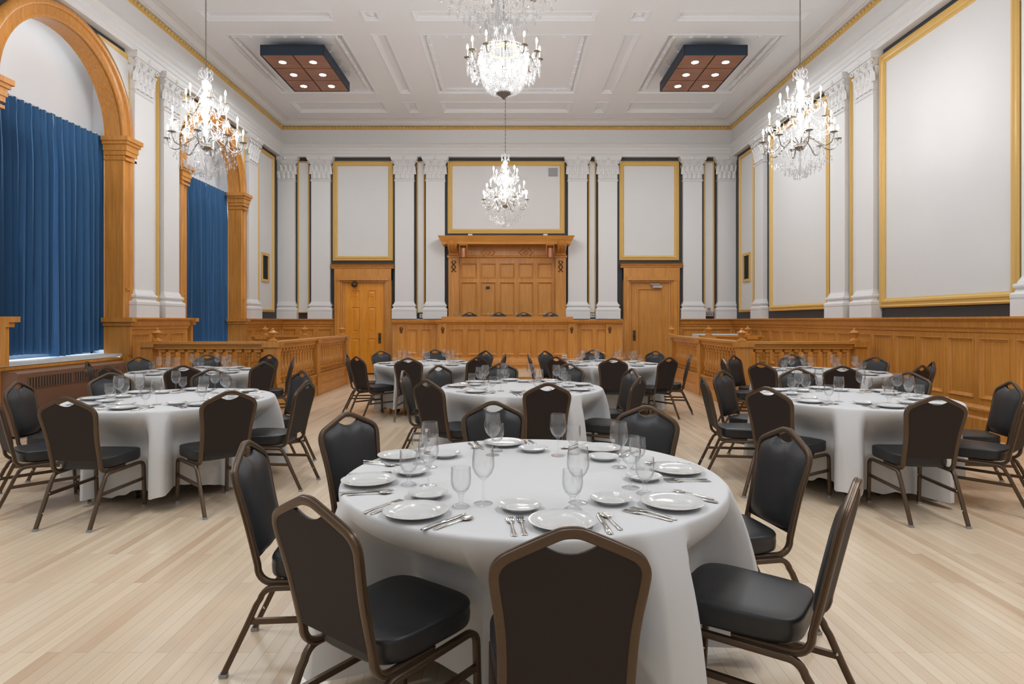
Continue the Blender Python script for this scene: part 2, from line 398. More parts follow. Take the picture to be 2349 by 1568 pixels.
# entablature, gilt egg band, cove: mouldings carried round the room
def ring(prof, mat, **k):
    mb = MB(); mb.grid([[(XL + p, YF0 + p, z), (XR - p, YF0 + p, z), (XR - p, YB - p, z), (XL + p, YB - p, z)] for p, z in prof], cu=True); return trim(mb, mat, ang=20, **k)
ring([(.0, ZE), (.13, ZE), (.13, 5.96), (.145, 5.97), (.145, 6.04), (.16, 6.05), (.16, 6.12), (.18, 6.135), (.21, 6.17), (.21, 6.2), (.12, 6.21), (.12, 6.57), (.13, 6.6), (.15, 6.61), (.0, 6.61)], PLASTER)
o = ring([(.0, 6.6), (.15, 6.605), (.165, 6.63), (.165, 6.68), (.15, 6.70), (.0, 6.70)], GOLD)
mb = MB(); y = 7.0
while y < YB - .2:
    for x in (XL + .17, XR - .17): mb.sphere((x, y, 6.655), .035, 8, 5, 1.0)
    y += .1
x = XL + .22
while x < XR - .2: mb.sphere((x, YB - .17, 6.655), .035, 8, 5, 1.0); x += .1
mb.build('egg_moulding', GOLD, o)
ring([(.14, 6.70), (.2, 6.71), (.2, 6.735), (.23, 6.74), (.25, 6.77), (.3, 6.81), (.34, 6.82), (.34, 6.835), (.42, 6.84), (.44, 6.86), (0, 6.90)], PLASTER)

# coffered ceiling
cu = [(-5.45, -3.14), (-2.63, -2.31), (-1.73, 1.55), (2.13, 2.45), (2.96, 5.27)]
rows_y = [(11.65, 14.7), (15.25, 16.05), (10.78, 11.15), (7.25, 10.3), (6.4, 6.77), (2.87, 5.92), (2.0, 2.37), (-1.5, 1.5)]
rects = [(a, b, c, d) for a, b in cu for c, d in rows_y]
mb = MB(); big = [r for r in rects if r[1] - r[0] > 1 and r[3] - r[2] > 2]; small = [r for r in rects if r not in big]
PC = lambda u, v, w: (u, v, ZC - w)
recess(mb, (XL, XR, YF0, YB), rects, [(0, .012), (.03, .015), (.05, -.015), (.07, -.02), (.09, -.055), (.11, -.06)], PC)
struct(mb.build('ceiling', CEILM, ang=25))
mb = MB()
for a, b, c, d in big:
    if d < 7: continue
    g = .17; n = max(2, round((b - a - 2 * g) / .33)); k = max(2, round((d - c - 2 * g) / .33))
    mb.box(a + .10, b - .10, c + .12, c + .2, ZC + .02, ZC + .07); mb.box(a + .10, b - .10, d - .2, d - .12, ZC + .02, ZC + .07)
    mb.box(a + .12, a + .2, c + .1, d - .1, ZC + .02, ZC + .07); mb.box(b - .2, b - .12, c + .1, d - .1, ZC + .02, ZC + .07)
    for i in range(n + 1):
        x = a + g + (b - a - 2 * g) * i / n
        for y in (c + .16, d - .16): mb.sphere((x, y, ZC + .025), .05, 8, 4, .6)
    for i in range(1, k):
        y = c + g + (d - c - 2 * g) * i / k
        for x in (a + .16, b - .16): mb.sphere((x, y, ZC + .025), .05, 8, 4, .6)
for a, b, c, d in small:
    if b - a < .5 and d - c < .5: mb.sphere(((a + b) / 2, (c + d) / 2, ZC + .05), .09, 10, 5, .5)
trim(mb, CEILM)

# oak panelling
def wains(M, s0, s1, dd=0, panels=True, pitch=.575, zt=ZL):
    mb = MB(); D = .14 + dd
    run(mb, M, s0, s1, [(0, 0), (D + .06, 0), (D + .06, .22), (D + .045, .235), (D + .03, .245), (D + .03, .31), (D + .05, .325), (D + .05, .35), (D + .01, .385), (D, .39), (0, .39)])
    run(mb, M, s0, s1, [(0, 1.30), (D, 1.30), (D + .02, 1.315), (D + .02, 1.35), (D + .05, 1.375), (D + .05, 1.44), (D + .085, 1.465), (D + .115, 1.485), (D + .115, zt), (0, zt)])
    n = max(1, round((s1 - s0 - .1) / pitch)) if panels else 0; p = (s1 - s0 - .09) / max(n, 1)
    rs = [(s0 + .09 + p * i, s0 + p * (i + 1), .47, 1.24) for i in range(n)]
    recess(mb, (s0, s1, .39, 1.30), rs, PANEL, lambda u, v, w: M(u, D + w, v))
    for s in (s0, s1): mb.quad(M(s, 0, .3), M(s, D, .3), M(s, D, 1.31), M(s, 0, 1.31))
    return trim(mb, OAKV)
wains(MR, 1.0, 10.25, .0); wains(MR, 10.25, YB, -.08); wains(ML, 9.99, 11.82, -.01, pitch=.6); wains(ML, 14.38, YB, -.06)
wains(MBK, XL, BK(770), -.08); wains(MBK, BK(1556), XR, -.08)
for c in ARCH:
    mb = MB()
    mb.box(XL - .26, XL + .02, c - RI, c + RI, 0, .84); mb.box(XL - .26, XL + .04, c - RI, c + RI, .84, .878)
    for sg in (-1, 1):
        a, b = sorted((c + sg * (RI - .006), c + sg * (RI + .05))); mb.box(XL - .26, XL + .16, a, b, .9, 1.38)
        a, b = sorted((c + sg * (RI - .04), c + sg * (RI + .05))); mb.box(XL - .26, XL + .2, a, b, 1.38, 1.44); a, b = sorted((c + sg * (RI - .08), c + sg * (RI + .05))); mb.box(XL - .26, XL + .24, a, b, 1.44, ZL)
    trim(mb, OAKV)

# doors in the back wall
def door(n, x0, x1, dx0, dx1, zt, zd, six, mat):
    o = sempty('door_%d' % n, ((dx0 + dx1) / 2, YB, 0)); cx = (dx0 + dx1) / 2
    M = lambda s, d, z: (s - cx, -d, z)
    mb = MB(); cw0, cw1 = dx0 - x0, x1 - dx1
    for a, b in ((x0, dx0), (dx1, x1)):
        sg = 1 if a == x0 else -1; e = a if sg == 1 else b; w = b - a
        prof = [(0, .15), (.1 * w, .19), (.2 * w, .19), (.25 * w, .15), (.6 * w, .15), (.64 * w, .12), (.8 * w, .12), (.84 * w, .08), (w, .06)]
        rows = [[M(e + sg * t, d, z) for t, d in prof] for z in (0, zd + .05)]; mb.grid(rows)
        mb.quad(M(e, 0, 0), M(e, .15, 0), M(e, .15, zt), M(e, 0, zt))
    mb.box(x0 - cx, x1 - cx, -.15, 0, zd + .05, zt - .12)
    mb.box(dx0 - .16 - cx, dx1 + .16 - cx, -.18, 0, zd + .05, zd + .15); mb.box(dx0 - .06 - cx, dx1 + .06 - cx, -.12, 0, zd, zd + .05)
    run(mb, M, x0 - .07, x1 + .06, [(0, zt - .12), (.15, zt - .12), (.17, zt - .1), (.17, zt - .07), (.2, zt - .055), (.2, zt - .035), (.25, zt), (0, zt)])
    mb.build('casing', OAKV, o)
    mb = MB(); W = dx1 - dx0
    if six: rs = [(dx0 + .16 * W, dx0 + .4 * W, a, b) for a, b in ((.42, 1.0), (1.12, 1.85), (2.03, 2.3))]; rs += [(dx0 + .58 * W, dx0 + .82 * W, a, b) for _, __, a, b in rs]
    else: rs = [(dx0 + .15 * W, dx1 - .15 * W, .35, zd - .16)]
    recess(mb, (dx0, dx1, .035, zd), rs, [(.0, .004), (.02, .006), (.035, -.012), (.06, -.012), (.09, .0)] if six else [(0, .01), (.02, .012), (.04, -.012), (.06, -.02)], lambda u, v, w: (u - cx, -.05 - w, v))
    mb.build('leaf', mat, o)
    mb = MB(); mb.box(dx0 - cx, dx1 - cx, -.045, -.03, 0, .035); mb.build('threshold', BLACK, o)
    return o, cx
d1, cx1 = door(1, BK(770), BK(900), BK(792), BK(881), BZ(607), BZ(648), True, OAKD)
d2, cx2 = door(2, BK(1428), BK(1556), BK(1449), BK(1532), BZ(605), BZ(648), False, OAKV)
def hardware(o, hx, z):
    mb = MB(); mb.box(hx - .035, hx + .035, -.065, -.05, z - .14, z + .14); mb.tube([(hx, -.06, z), (hx, -.11, z)], .012); mb.sphere((hx, -.12, z), .03, 10, 6); mb.build('handle', BRASS, o)
hardware(d1, BK(872) - cx1, BZ(775)); hardware(d2, BK(1454) - cx2, BZ(769))
mb = MB(); q = BK(816) - cx1; zq = BZ(652); mb.sphere((q, -.16, zq - .02), .085, 10, 6, .8); mb.box(q - .05, q + .05, -.14, -.05, zq, zq + .12); mb.tube([(q, -.16, zq + .1), (q + .15, -.17, zq + .11)], .012); mb.build('closer', BRASS, d1)
mb = MB(); q = BK(1506) - cx2; zq = BZ(657); mb.box(q - .13, q + .12, -.13, -.055, zq - .04, zq + .03); mb.box(q - .2, q + .05, -.17, -.14, zq + .05, zq + .07); mb.build('closer', plain('aluminium', (.5, .5, .5), .35, .6), d2)
# ------------------------------------------------------------------ dais, bench, canopy, rails
ZP, YP, YST, YBN = .32, 12.85, 14.72, 15.18
mb = MB(); mb.box(-2.75, 2.6, YP, YB - .02, 0, ZP - .03); struct(mb.build('platform', OAKH))
mb = MB(); mb.box(-2.76, 2.61, YP - .02, YB - .02, ZP - .03, ZP); struct(mb.build('platform_boards', FLOORM))
mb = MB(); mb.box(-1.95, 1.85, YST, YBN + .1, ZP, .40); mb.box(-1.96, 1.86, YST - .02, YBN + .1, .40, .423); struct(mb.build('platform_step', OAKH))
SX = YBN / F; bx = lambda px: (px - PX) * SX; bz = lambda py: H + (PY - py) * SX
be = thing('judges_bench', 'long panelled oak bench below the canopy at the end of the hall', 'bench', (0, YBN, ZP))
M = lambda s, d, z: (s, -d, z - ZP)
mb = MB(); x0, x1 = bx(1003), bx(1325)
n = 7; a0, a1 = bx(1026), bx(1303); p = (a1 - a0) / n
rs = [(a0 + p * i + .05, a0 + p * (i + 1) - .03, bz(814), bz(754)) for i in range(n)]
recess(mb, (x0, x1, ZP, 1.46), rs, PANEL, lambda u, v, w: M(u, w, v)); mb.box(x0, x1, .04, .24, 0, 1.13)
run(mb, M, x0, x1, [(0, ZP), (.05, ZP), (.05, bz(824)), (.03, bz(821)), (0, bz(820))])
run(mb, M, x0 - .03, x1 + .03, [(0, bz(744)), (.03, bz(743)), (.05, bz(740)), (.09, bz(738)), (.1, bz(733)), (-.6, bz(733))])
mb.build('front_panel', OAKV, be)
mb = MB(); mb.box(bx(1012), bx(1316), .1, .14, bz(734) - ZP, bz(726) - ZP); mb.build('desk_board', OAKH, be)
for xa, xb in ((898, 1003), (1325, 1430)):
    mb = MB(); a, b = bx(xa), bx(xb); k = (b - a) / 105
    rs = [(a + .32 * (b - a), a + .56 * (b - a), bz(812), bz(754)), (a + .62 * (b - a), a + .86 * (b - a), bz(812), bz(754))] if xa < 1000 else [(a + .08 * (b - a), a + .36 * (b - a), bz(812), bz(754)), (a + .42 * (b - a), a + .70 * (b - a), bz(812), bz(754))]
    recess(mb, (a, b, ZP, 1.46), rs, PANEL, lambda u, v, w: M(u, -.12 + w, v)); mb.box(a, b, .16, .36, 0, 1.13)
    run(mb, M, a, b, [(-.12, ZP), (-.07, ZP), (-.07, bz(824)), (-.12, bz(820))])
    run(mb, M, a, b, [(-.12, bz(744)), (-.06, bz(742)), (-.02, bz(738)), (-.01, bz(733)), (-.6, bz(733))]); mb.build('wing', OAKV, be)
for px in (919, 1016, 1311, 1400):
    x = bx(px); y = .0 if 1000 < px < 1330 else .12
    mb = MB(); mb.box(x - .09, x + .09, y - .03, y, .0, 1.12); mb.build('pilaster', OAKV, be)
    mb = MB(); mb.sphere((x, y - .035, bz(754) - ZP), .045, 8, 5, 1.2); mb.sphere((x, y - .035, bz(760) - ZP), .03, 8, 5, 1.6); mb.build('carving', CARVE, be)
mb = MB(); mb.box(-2.6, 2.45, YBN + .38, YB - .03, ZP, .75); struct(mb.build('raised_floor', FLOORM))

cp = thing('bench_canopy', 'carved oak panelled backboard with projecting canopy shelf above the bench', 'canopy', (0, YB, 1.5))
M = lambda s, d, z: (s, -d, z - 1.5)
mb = MB(); rs = []
for a, b in ((1058, 1095), (1103, 1138), (1146, 1181), (1189, 1224), (1232, 1267)):
    rs += [(BK(a), BK(b), BZ(638), BZ(604)), (BK(a), BK(b), BZ(722), BZ(647))]
recess(mb, (BK(1030), BK(1297), 1.5, BZ(590)), rs, PANEL, lambda u, v, w: M(u, .10 + w, v)); mb.build('backboard', OAKV, cp)
for px in (1042, 1285):
    x = BK(px); mb = MB(); mb.box(x - .14, x + .14, -.17, -.02, 0, BZ(592) - 1.5); mb.box(x - .17, x + .17, -.2, -.02, BZ(592) - 1.5, BZ(587) - 1.5)
    for sg in (-1, 1): mb.box(x + sg * .12 - .02, x + sg * .12 + .02, -.185, -.16, 0, BZ(594) - 1.5)
    mb.build('pilaster', OAKV, cp)
    mb = MB()
    for k in range(9):
        for sg in (-1, 1): mb.sphere((x + sg * (.03 + .02 * sin(k * 1.7)), -.175, BZ(600) - 1.5 - k * .035), .024, 6, 4, .8)
    mb.build('carving', CARVE, cp)
    path = []
    mb = MB(); rows = []
    for k in range(15):       # scroll bracket
        t = k / 14; dd = .14 + .52 * smooth01(0, .85, t) ; zz = BZ(586) + .33 * t; th = .12 * (1 - t) + .1
        rows.append([M(x + u * .12, dd + (.04 if abs(u) > .7 else 0.0) + .02 * cos(u * 9), zz - .05 * sin(t * pi)) for u in (-1, -.75, -.4, 0, .4, .75, 1)])
    mb.grid(rows); mb.quad(rows[0][0], rows[-1][0], M(x - .12, .05, BZ(560)), M(x - .12, .05, BZ(586))); mb.quad(rows[0][-1], rows[-1][-1], M(x + .12, .05, BZ(560)), M(x + .12, .05, BZ(586)))
    mb.tube([M(x - .13, .58, BZ(564)), M(x + .13, .58, BZ(564))], .075); mb.tube([M(x - .13, .2, BZ(584)), M(x + .13, .2, BZ(584))], .06)
    mb.build('bracket', OAKV, cp)
mb = MB(); mb.quad(M(BK(1030), .12, BZ(590)), M(BK(1297), .12, BZ(590)), M(BK(1297), .12, BZ(556)), M(BK(1030), .12, BZ(556)))
run(mb, M, BK(1055), BK(1272), [(.12, BZ(577) + .16), (.2, BZ(577) + .19), (.2, BZ(577) + .23), (.12, BZ(577) + .26)])
x = BK(1060)
while x < BK(1266): mb.box(x, x + .035, -.24, -.2, BZ(577) + .19 - 1.5, BZ(577) + .23 - 1.5); x += .07
run(mb, M, BK(1052), BK(1275), [(.1, BZ(592)), (.16, BZ(591)), (.15, BZ(588)), (.12, BZ(587))])
for px in (1120, 1206):
    x = BK(px); z = BZ(580)
    for sg in (-1, 1):
        for k in (0, 1):
            w = .13 - .06 * k
            mb.tube([M(x + sg * .06 * (0 if k else 1) , .13, z + w * .8), M(x + sg * (w + (.06 if not k else 0)), .13, z), M(x + sg * .06 * (0 if k else 1), .13, z - w * .8)], .02)
mb.build('frieze', OAKV, cp)
mb = MB(); zc0, zc1 = 3.47, 3.68; sxl, sxr = -1.80, 1.60; dpt = .68
prof = [(0, zc0), (dpt - .06, zc0), (dpt - .06, zc0 + .05), (dpt - .03, zc0 + .1), (dpt, zc0 + .15), (dpt + .03, zc1), (0, zc1)]
rows = [[M(sxl - (d - dpt + .06) if d > .1 else sxl, 0, z), M(sxl - max(0, d - dpt + .06), d, z), M(sxr + max(0, d - dpt + .06), d, z), M(sxr + max(0, d - dpt + .06), 0, z)] for d, z in prof]
mb.grid(rows); mb.build('shelf', OAKH, cp)

def can(px, label):
    x = (px - PX) * 16.25 / F; o = thing('spot_light', label, 'spotlight', (x, 16.25, 3.135), 0, 'copper spotlights under the canopy'); mb = MB()
    mb.lathe([(.001, .0), (.075, -.0), (.08, -.02), (.08, .22), (.04, .24), (.001, .24)], 14); mb.build('can', COPPER, o)
    mb = MB(); mb.lathe([(.001, -.003), (.068, -.004)], 14); mb.build('lens', BLACK, o)
    mb = MB()
    for sg in (-1, 1): mb.box(sg * .095 - .006, sg * .095 + .006, -.015, .015, .1, .325)
    mb.box(-.1, .1, -.02, .02, .305, .32); mb.build('yoke', OAKV, o)
can(1063, 'copper cylinder spotlight beside the left scroll bracket of the canopy'); can(1262, 'copper cylinder spotlight beside the right scroll bracket of the canopy')
for px, l in ((1079, 'small pale box on the left part of the canopy shelf'), (1251, 'small pale box on the right part of the canopy shelf')):
    x = (px - PX) * 16.4 / F; mb = MB(); mb.box(-.055, .055, -.05, .05, 0, .07); mb.box(-.035, .035, -.052, -.05, .015, .055); o = tag(mb.build('control_box', PLAST), l, 'box', 'boxes on the canopy'); o.location = (x, 16.4, 3.681)
mb = MB(); mb.box(-.05, .05, -.015, .01, -.03, .03); mb.box(-.035, .035, -.018, -.014, -.018, .018)
o = tag(mb.build('wall_socket', BLACK), 'small black socket plate on the oak backboard', 'socket'); o.location = (BK(1119.5), YB - .105, BZ(659.5))
def outlet(loc, label, w=.1, h=.1, n=2, mat=PLAST):
    o = thing('outlet_box', label, 'outlet', loc); mb = MB(); mb.box(-w / 2, w / 2, -.05, 0, -h / 2, h / 2); mb.build('plate', mat, o)
    mb = MB()
    for k in range(n):
        x = (k - (n - 1) / 2) * w / (n + .6); mb.box(x - w / n / 5, x + w / n / 5, -.052, -.05, -h / 8, h / 8)
    mb.build('socket_slot', BLACK, o)
outlet((BK(967), YB, BZ(724)), 'white outlet box below the narrow gilt panel left of the canopy', .09, .1, 1)
outlet((BK(1358), YB, BZ(723)), 'pale outlet box below the narrow gilt panel right of the canopy', .2, .11, 3)
outlet((BK(1626), YB, BZ(720.5)), 'grey outlet box under the narrow gilt panel near the right corner', .22, .1, 3, GREYV)
outlet((BK(1626), YB, BZ(708)), 'small grey switch plate at the foot of the right narrow gilt panel', .08, .06, 1, GREYV)
outlet((bx(1294), YBN - .06, bz(817)), 'white outlet box low on the bench front', .13, .09, 3)
def grille(M, s, z, w, h, label, first=[]):
    o = thing('wall_vent', label, 'vent'); mb = MB(); b = .07
    for q in ((s - w / 2, s + w / 2, z - h / 2, z - h / 2 + b), (s - w / 2, s + w / 2, z + h / 2 - b, z + h / 2), (s - w / 2, s - w / 2 + b, z - h / 2 + b, z + h / 2 - b), (s + w / 2 - b, s + w / 2, z - h / 2 + b, z + h / 2 - b)):
        mb.box(q[0], q[1], .009, .04, q[2], q[3], 0, M)
    mb.build('frame', GOLD, o); mb = MB(); mb.box(s - w / 2 + b, s + w / 2 - b, .008, .012, z - h / 2 + b, z + h / 2 - b, 0, M)
    k = 0
    while k * .035 < h - 2 * b: mb.box(s - w / 2 + b, s + w / 2 - b, .012, .02, z - h / 2 + b + k * .035, z - h / 2 + b + k * .035 + .012, 0, M); k += 1
    k = 0
    while k * .06 < w - 2 * b: mb.box(s - w / 2 + b + k * .06, s - w / 2 + b + k * .06 + .01, .012, .024, z - h / 2 + b, z + h / 2 - b, 0, M); k += 1
    mb.build('grille', GRILL, o)
grille(ML, 15.85, 2.82, .5, .74, 'dark grille in a gilt frame on the left wall'); grille(MR, 15.93, 2.83, .5, .74, 'dark grille in a gilt frame on the right wall')
mb = MB(); mb.box(-.125, .125, -.03, 0, -.11, .11)
for k in range(9): mb.box(-.11, .11, -.034, -.03, -.1 + k * .023, -.09 + k * .023)
o = tag(mb.build('air_vent', GREYV), 'square grey air vent high in the centre panel of the end wall', 'vent'); o.location = (BK(1268.5), YB - .01, BZ(395))

# radiator under the first window
ra = thing('radiator_cover', 'long brown metal radiator cover with slotted top under the near window', 'radiator', (XL + .01, 7.62, 0))
mb = MB(); L = 2.12; dx = .22
mb.box(0, dx, 0, L, .03, .80); mb.quad((0, 0, .80), (dx, 0, .80), (dx - .03, 0, .825), (0, 0, .825)); mb.quad((dx, 0, .80), (dx, L, .80), (dx - .03, L, .825), (dx - .03, 0, .825)); mb.quad((0, 0, .825), (dx - .03, 0, .825), (dx - .03, L, .825), (0, L, .825)); mb.quad((0, L, .80), (dx, L, .80), (dx - .03, L, .825), (0, L, .825))
mb.build('casing', RADM, ra)
for a, b in ((.16, .94), (.98, 1.93)):
    mb = MB(); mb.box(dx - .002, dx + .002, a, b, .60, .745); mb.build('slot_shade', GRILL, ra)  # flat dark sheet on the casing, painted shade of the slots
    mb = MB(); y = a
    while y < b: mb.box(dx, dx + .006, y, y + .018, .60, .745); y += .048
    mb.box(dx, dx + .006, a, b, .595, .605); mb.box(dx, dx + .006, a, b, .74, .75); mb.build('grille', RADM, ra)

# turned-baluster rails of the jury boxes
def baluster(mb, x, y):
    s = .05
    mb.box(x - s, x + s, y - s, y + s, .42, .47); mb.box(x - s, x + s, y - s, y + s, .95, 1.0)
    mb.lathe([(.035, .47), (.045, .485), (.03, .5), (.05, .51), (.05, .525), (.03, .54), (.052, .60), (.056, .66), (.038, .70), (.034, .74), (.03, .84), (.028, .875), (.042, .885), (.042, .9), (.028, .91), (.04, .94), (.046, .95)], 10, (x, y, 0))
def finial(root, x, y, z, s=1):
    mb = MB(); mb.lathe([(.001, 0), (.075, 0), (.08, .015), (.06, .03), (.035, .045), (.03, .06), (.05, .085), (.06, .12), (.062, .125), (.085, .135), (.085, .15), (.055, .16), (.03, .18), (.016, .19), (.022, .205), (.001, .225)], 14, (x, y, z)); mb.build('finial', OAKV, root)
def rail(label, pts, posts, fin, bal=True):
    root = thing('balustrade', label, 'balustrade', (0, 0, 0), 0, 'oak balustrades of the side enclosures')
    for (xa, ya), (xb, yb) in zip(pts, pts[1:]):
        along = abs(xb - xa) > abs(yb - ya)
        def seg(w, z0, z1, name, mat):
            mb = MB(); e = w
            if along: mb.box(min(xa, xb) - e, max(xa, xb) + e, ya - w, ya + w, z0, z1)
            else: mb.box(xa - w, xa + w, min(ya, yb) + .06, max(ya, yb) + e, z0, z1)
            return mb
        mb = seg(.07, 0, .42, 'base', OAKH)
        for w, z0, z1 in ((.1, 0, .19), (.085, .19, .215), (.085, .36, .385), (.1, .385, .42)):
            mb.v.extend([]); t = seg(w, z0, z1, '', None); mb.add(t.v, t.f)
        mb.build('base', OAKH, root)
        mb = seg(.075, 1.0, 1.04, '', None)
        for w, z0, z1 in ((.09, 1.04, 1.08), (.125, 1.08, 1.118)):
            t = seg(w, z0, z1, '', None); mb.add(t.v, t.f)
        mb.build('handrail', OAKH, root)
        if bal:
            Ln = abs(xb - xa) if along else abs(yb - ya); nb = 1 if along else 2
            for q in range(nb):
                t0, t1 = q / nb, (q + 1) / nb; n = max(2, round((Ln / nb - .3) / .155))
                for k in range(n):
                    t = t0 + (t1 - t0) * (.15 / (Ln / nb) + (1 - .3 / (Ln / nb)) * (k + .5) / n)
                    m2 = MB(); baluster(m2, xa + (xb - xa) * t, ya + (yb - ya) * t); m2.build('baluster', OAKV, root)
    for x, y in posts:
        mb = MB(); mb.box(x - .095, x + .095, y - .095, y + .095, .40, 1.03); mb.box(x - .13, x + .13, y - .13, y + .13, 1.03, 1.12); mb.box(x - .12, x + .12, y - .12, y + .12, 0, .43)
        for q in (-1, 1): mb.box(x - .05, x + .05, y + q * .095 - .004, y + q * .095 + .004, .5, .93)
        mb.build('post', OAKV, root)
    for x, y in fin: finial(root, x, y, 1.12)
rail('corner balustrade before the far window, beside the left tables', [(-5.85, 10.05), (-3.85, 10.05), (-3.85, 14.3)], [(-5.85, 10.05), (-3.85, 10.05), (-3.85, 12.15), (-3.85, 14.3)], [(-5.73, 10.05), (-3.85, 10.05), (-3.88, 14.3)])
rail('short inner rail behind the left corner balustrade', [(-5.9, 14.4), (-4.75, 14.4)], [(-5.75, 14.4), (-4.75, 14.4)], [(-5.7, 14.4), (-4.78, 14.4)])
rail('corner balustrade before the right wall, beside the right tables', [(5.68, 10.1), (3.81, 10.1), (3.81, 14.3)], [(5.68, 10.1), (3.81, 10.1), (3.81, 12.2), (3.81, 14.3)], [(5.62, 10.1), (3.78, 10.1), (3.73, 14.3)])
rail('short inner rail behind the right corner balustrade', [(4.55, 14.4), (5.75, 14.4)], [(4.62, 14.4), (5.6, 14.4)], [(4.62, 14.4), (5.53, 14.4)])
tb = thing('side_table', 'tall table under a white cloth behind the right inner rail', 'table', (5.1, 15.25, 0)); mb = MB(); mb.box(-.5, .5, -.3, .3, 1.09, 1.12); mb.build('tabletop', BLACK, tb)
for sx in (-1, 1):
    for sy in (-1, 1): mb = MB(); mb.box(sx * .45 - .02, sx * .45 + .02, sy * .26 - .02, sy * .26 + .02, 0, 1.09); mb.build('leg', BLACK, tb)
mb = MB(); rows = []
for z, e in ((1.13, -.3), (1.13, .006), (1.12, .016), (.9, .024), (.5, .034), (.25, .04)):
    r = []
    for k in range(48):
        a = 2 * pi * k / 48; m_ = max(abs(cos(a)), abs(sin(a))); cx = cos(a) / m_; cy = sin(a) / m_; wv = .014 * sin(9 * a) * max(0, 1.12 - z)
        r.append((cx * (.505 + e + wv), cy * (.305 + e * (1 if e > -.1 else .95) + wv), z))
    rows.append(r)
mb.grid(rows, cu=True); mb.add(rows[0], [tuple(range(48))]); o = tag(mb.build('tablecloth', CLOTH), 'white cloth draped over the tall table behind the right inner rail', 'tablecloth'); o.location = (5.1, 15.25, 0)

# drapes: two to each window
def drape(c, y0, y1, label, seed, flare):
    rnd = random.Random(seed); mb = MB(); x0 = XL - .33; zt, zb = 4.45, .97
    n = int((y1 - y0) / .02); k = 26; rows = []; ph = rnd.random() * 6; wl = .132
    jit = [rnd.uniform(-.25, .25) for _ in range(40)]
    for i in range(k + 1):
        t = i / k; z = zt + (zb - zt) * t; r = []
        for j in range(n + 1):
            y = y0 + (y1 - y0) * j / n; q = (y - y0) / wl
            f = q + ph * 0 + .12 * t * sin(y * 5 + seed) + .1 * t * jit[int(q) % 40]
            a = .026 + .040 * smooth01(.0, .25, t) + .008 * sin(y * 3.1 + seed) * t
            w = (sin(2 * pi * f) + .35 * sin(4 * pi * f + .6)) * a + .022 * t * sin(2 * pi * y / .55 + seed)
            pinch = .02 * math.exp(-((t - .035) / .03) ** 2) * cos(2 * pi * f)
            zz = z + (.03 * sin(2.1 * y + seed) * t if i == k else 0) - .012 * (1 - cos(2 * pi * f)) * (t < .02)
            sh = flare * t * t * ((y - (y0 + y1) / 2) / (y1 - y0))
            r.append((x0 + w + pinch, y + sh, zz))
        rows.append(r)
    mb.grid(rows); root = thing('curtain', label, 'curtain', (0, 0, 0), 0, 'blue pleated curtains')
    mb.build('drape', BLUE, root)
    mb = MB(); mb.tube([(x0, y0 + .02, zt + .0), (x0, y1 - .02, zt + .0)], .012); mb.build('track', PLAST, root)
for n, c in enumerate(ARCH):
    w = ('near', 'far')[n]; s = c + (.16 if n == 0 else .26)
    drape(c, c - RI - .12, s - .005, 'blue pleated curtain filling the nearer half of the %s arched window' % w, 3 + n, .0)
    drape(c, s + .012, c + RI + .065, 'blue pleated curtain filling the further half of the %s arched window' % w, 11 + n, .0)
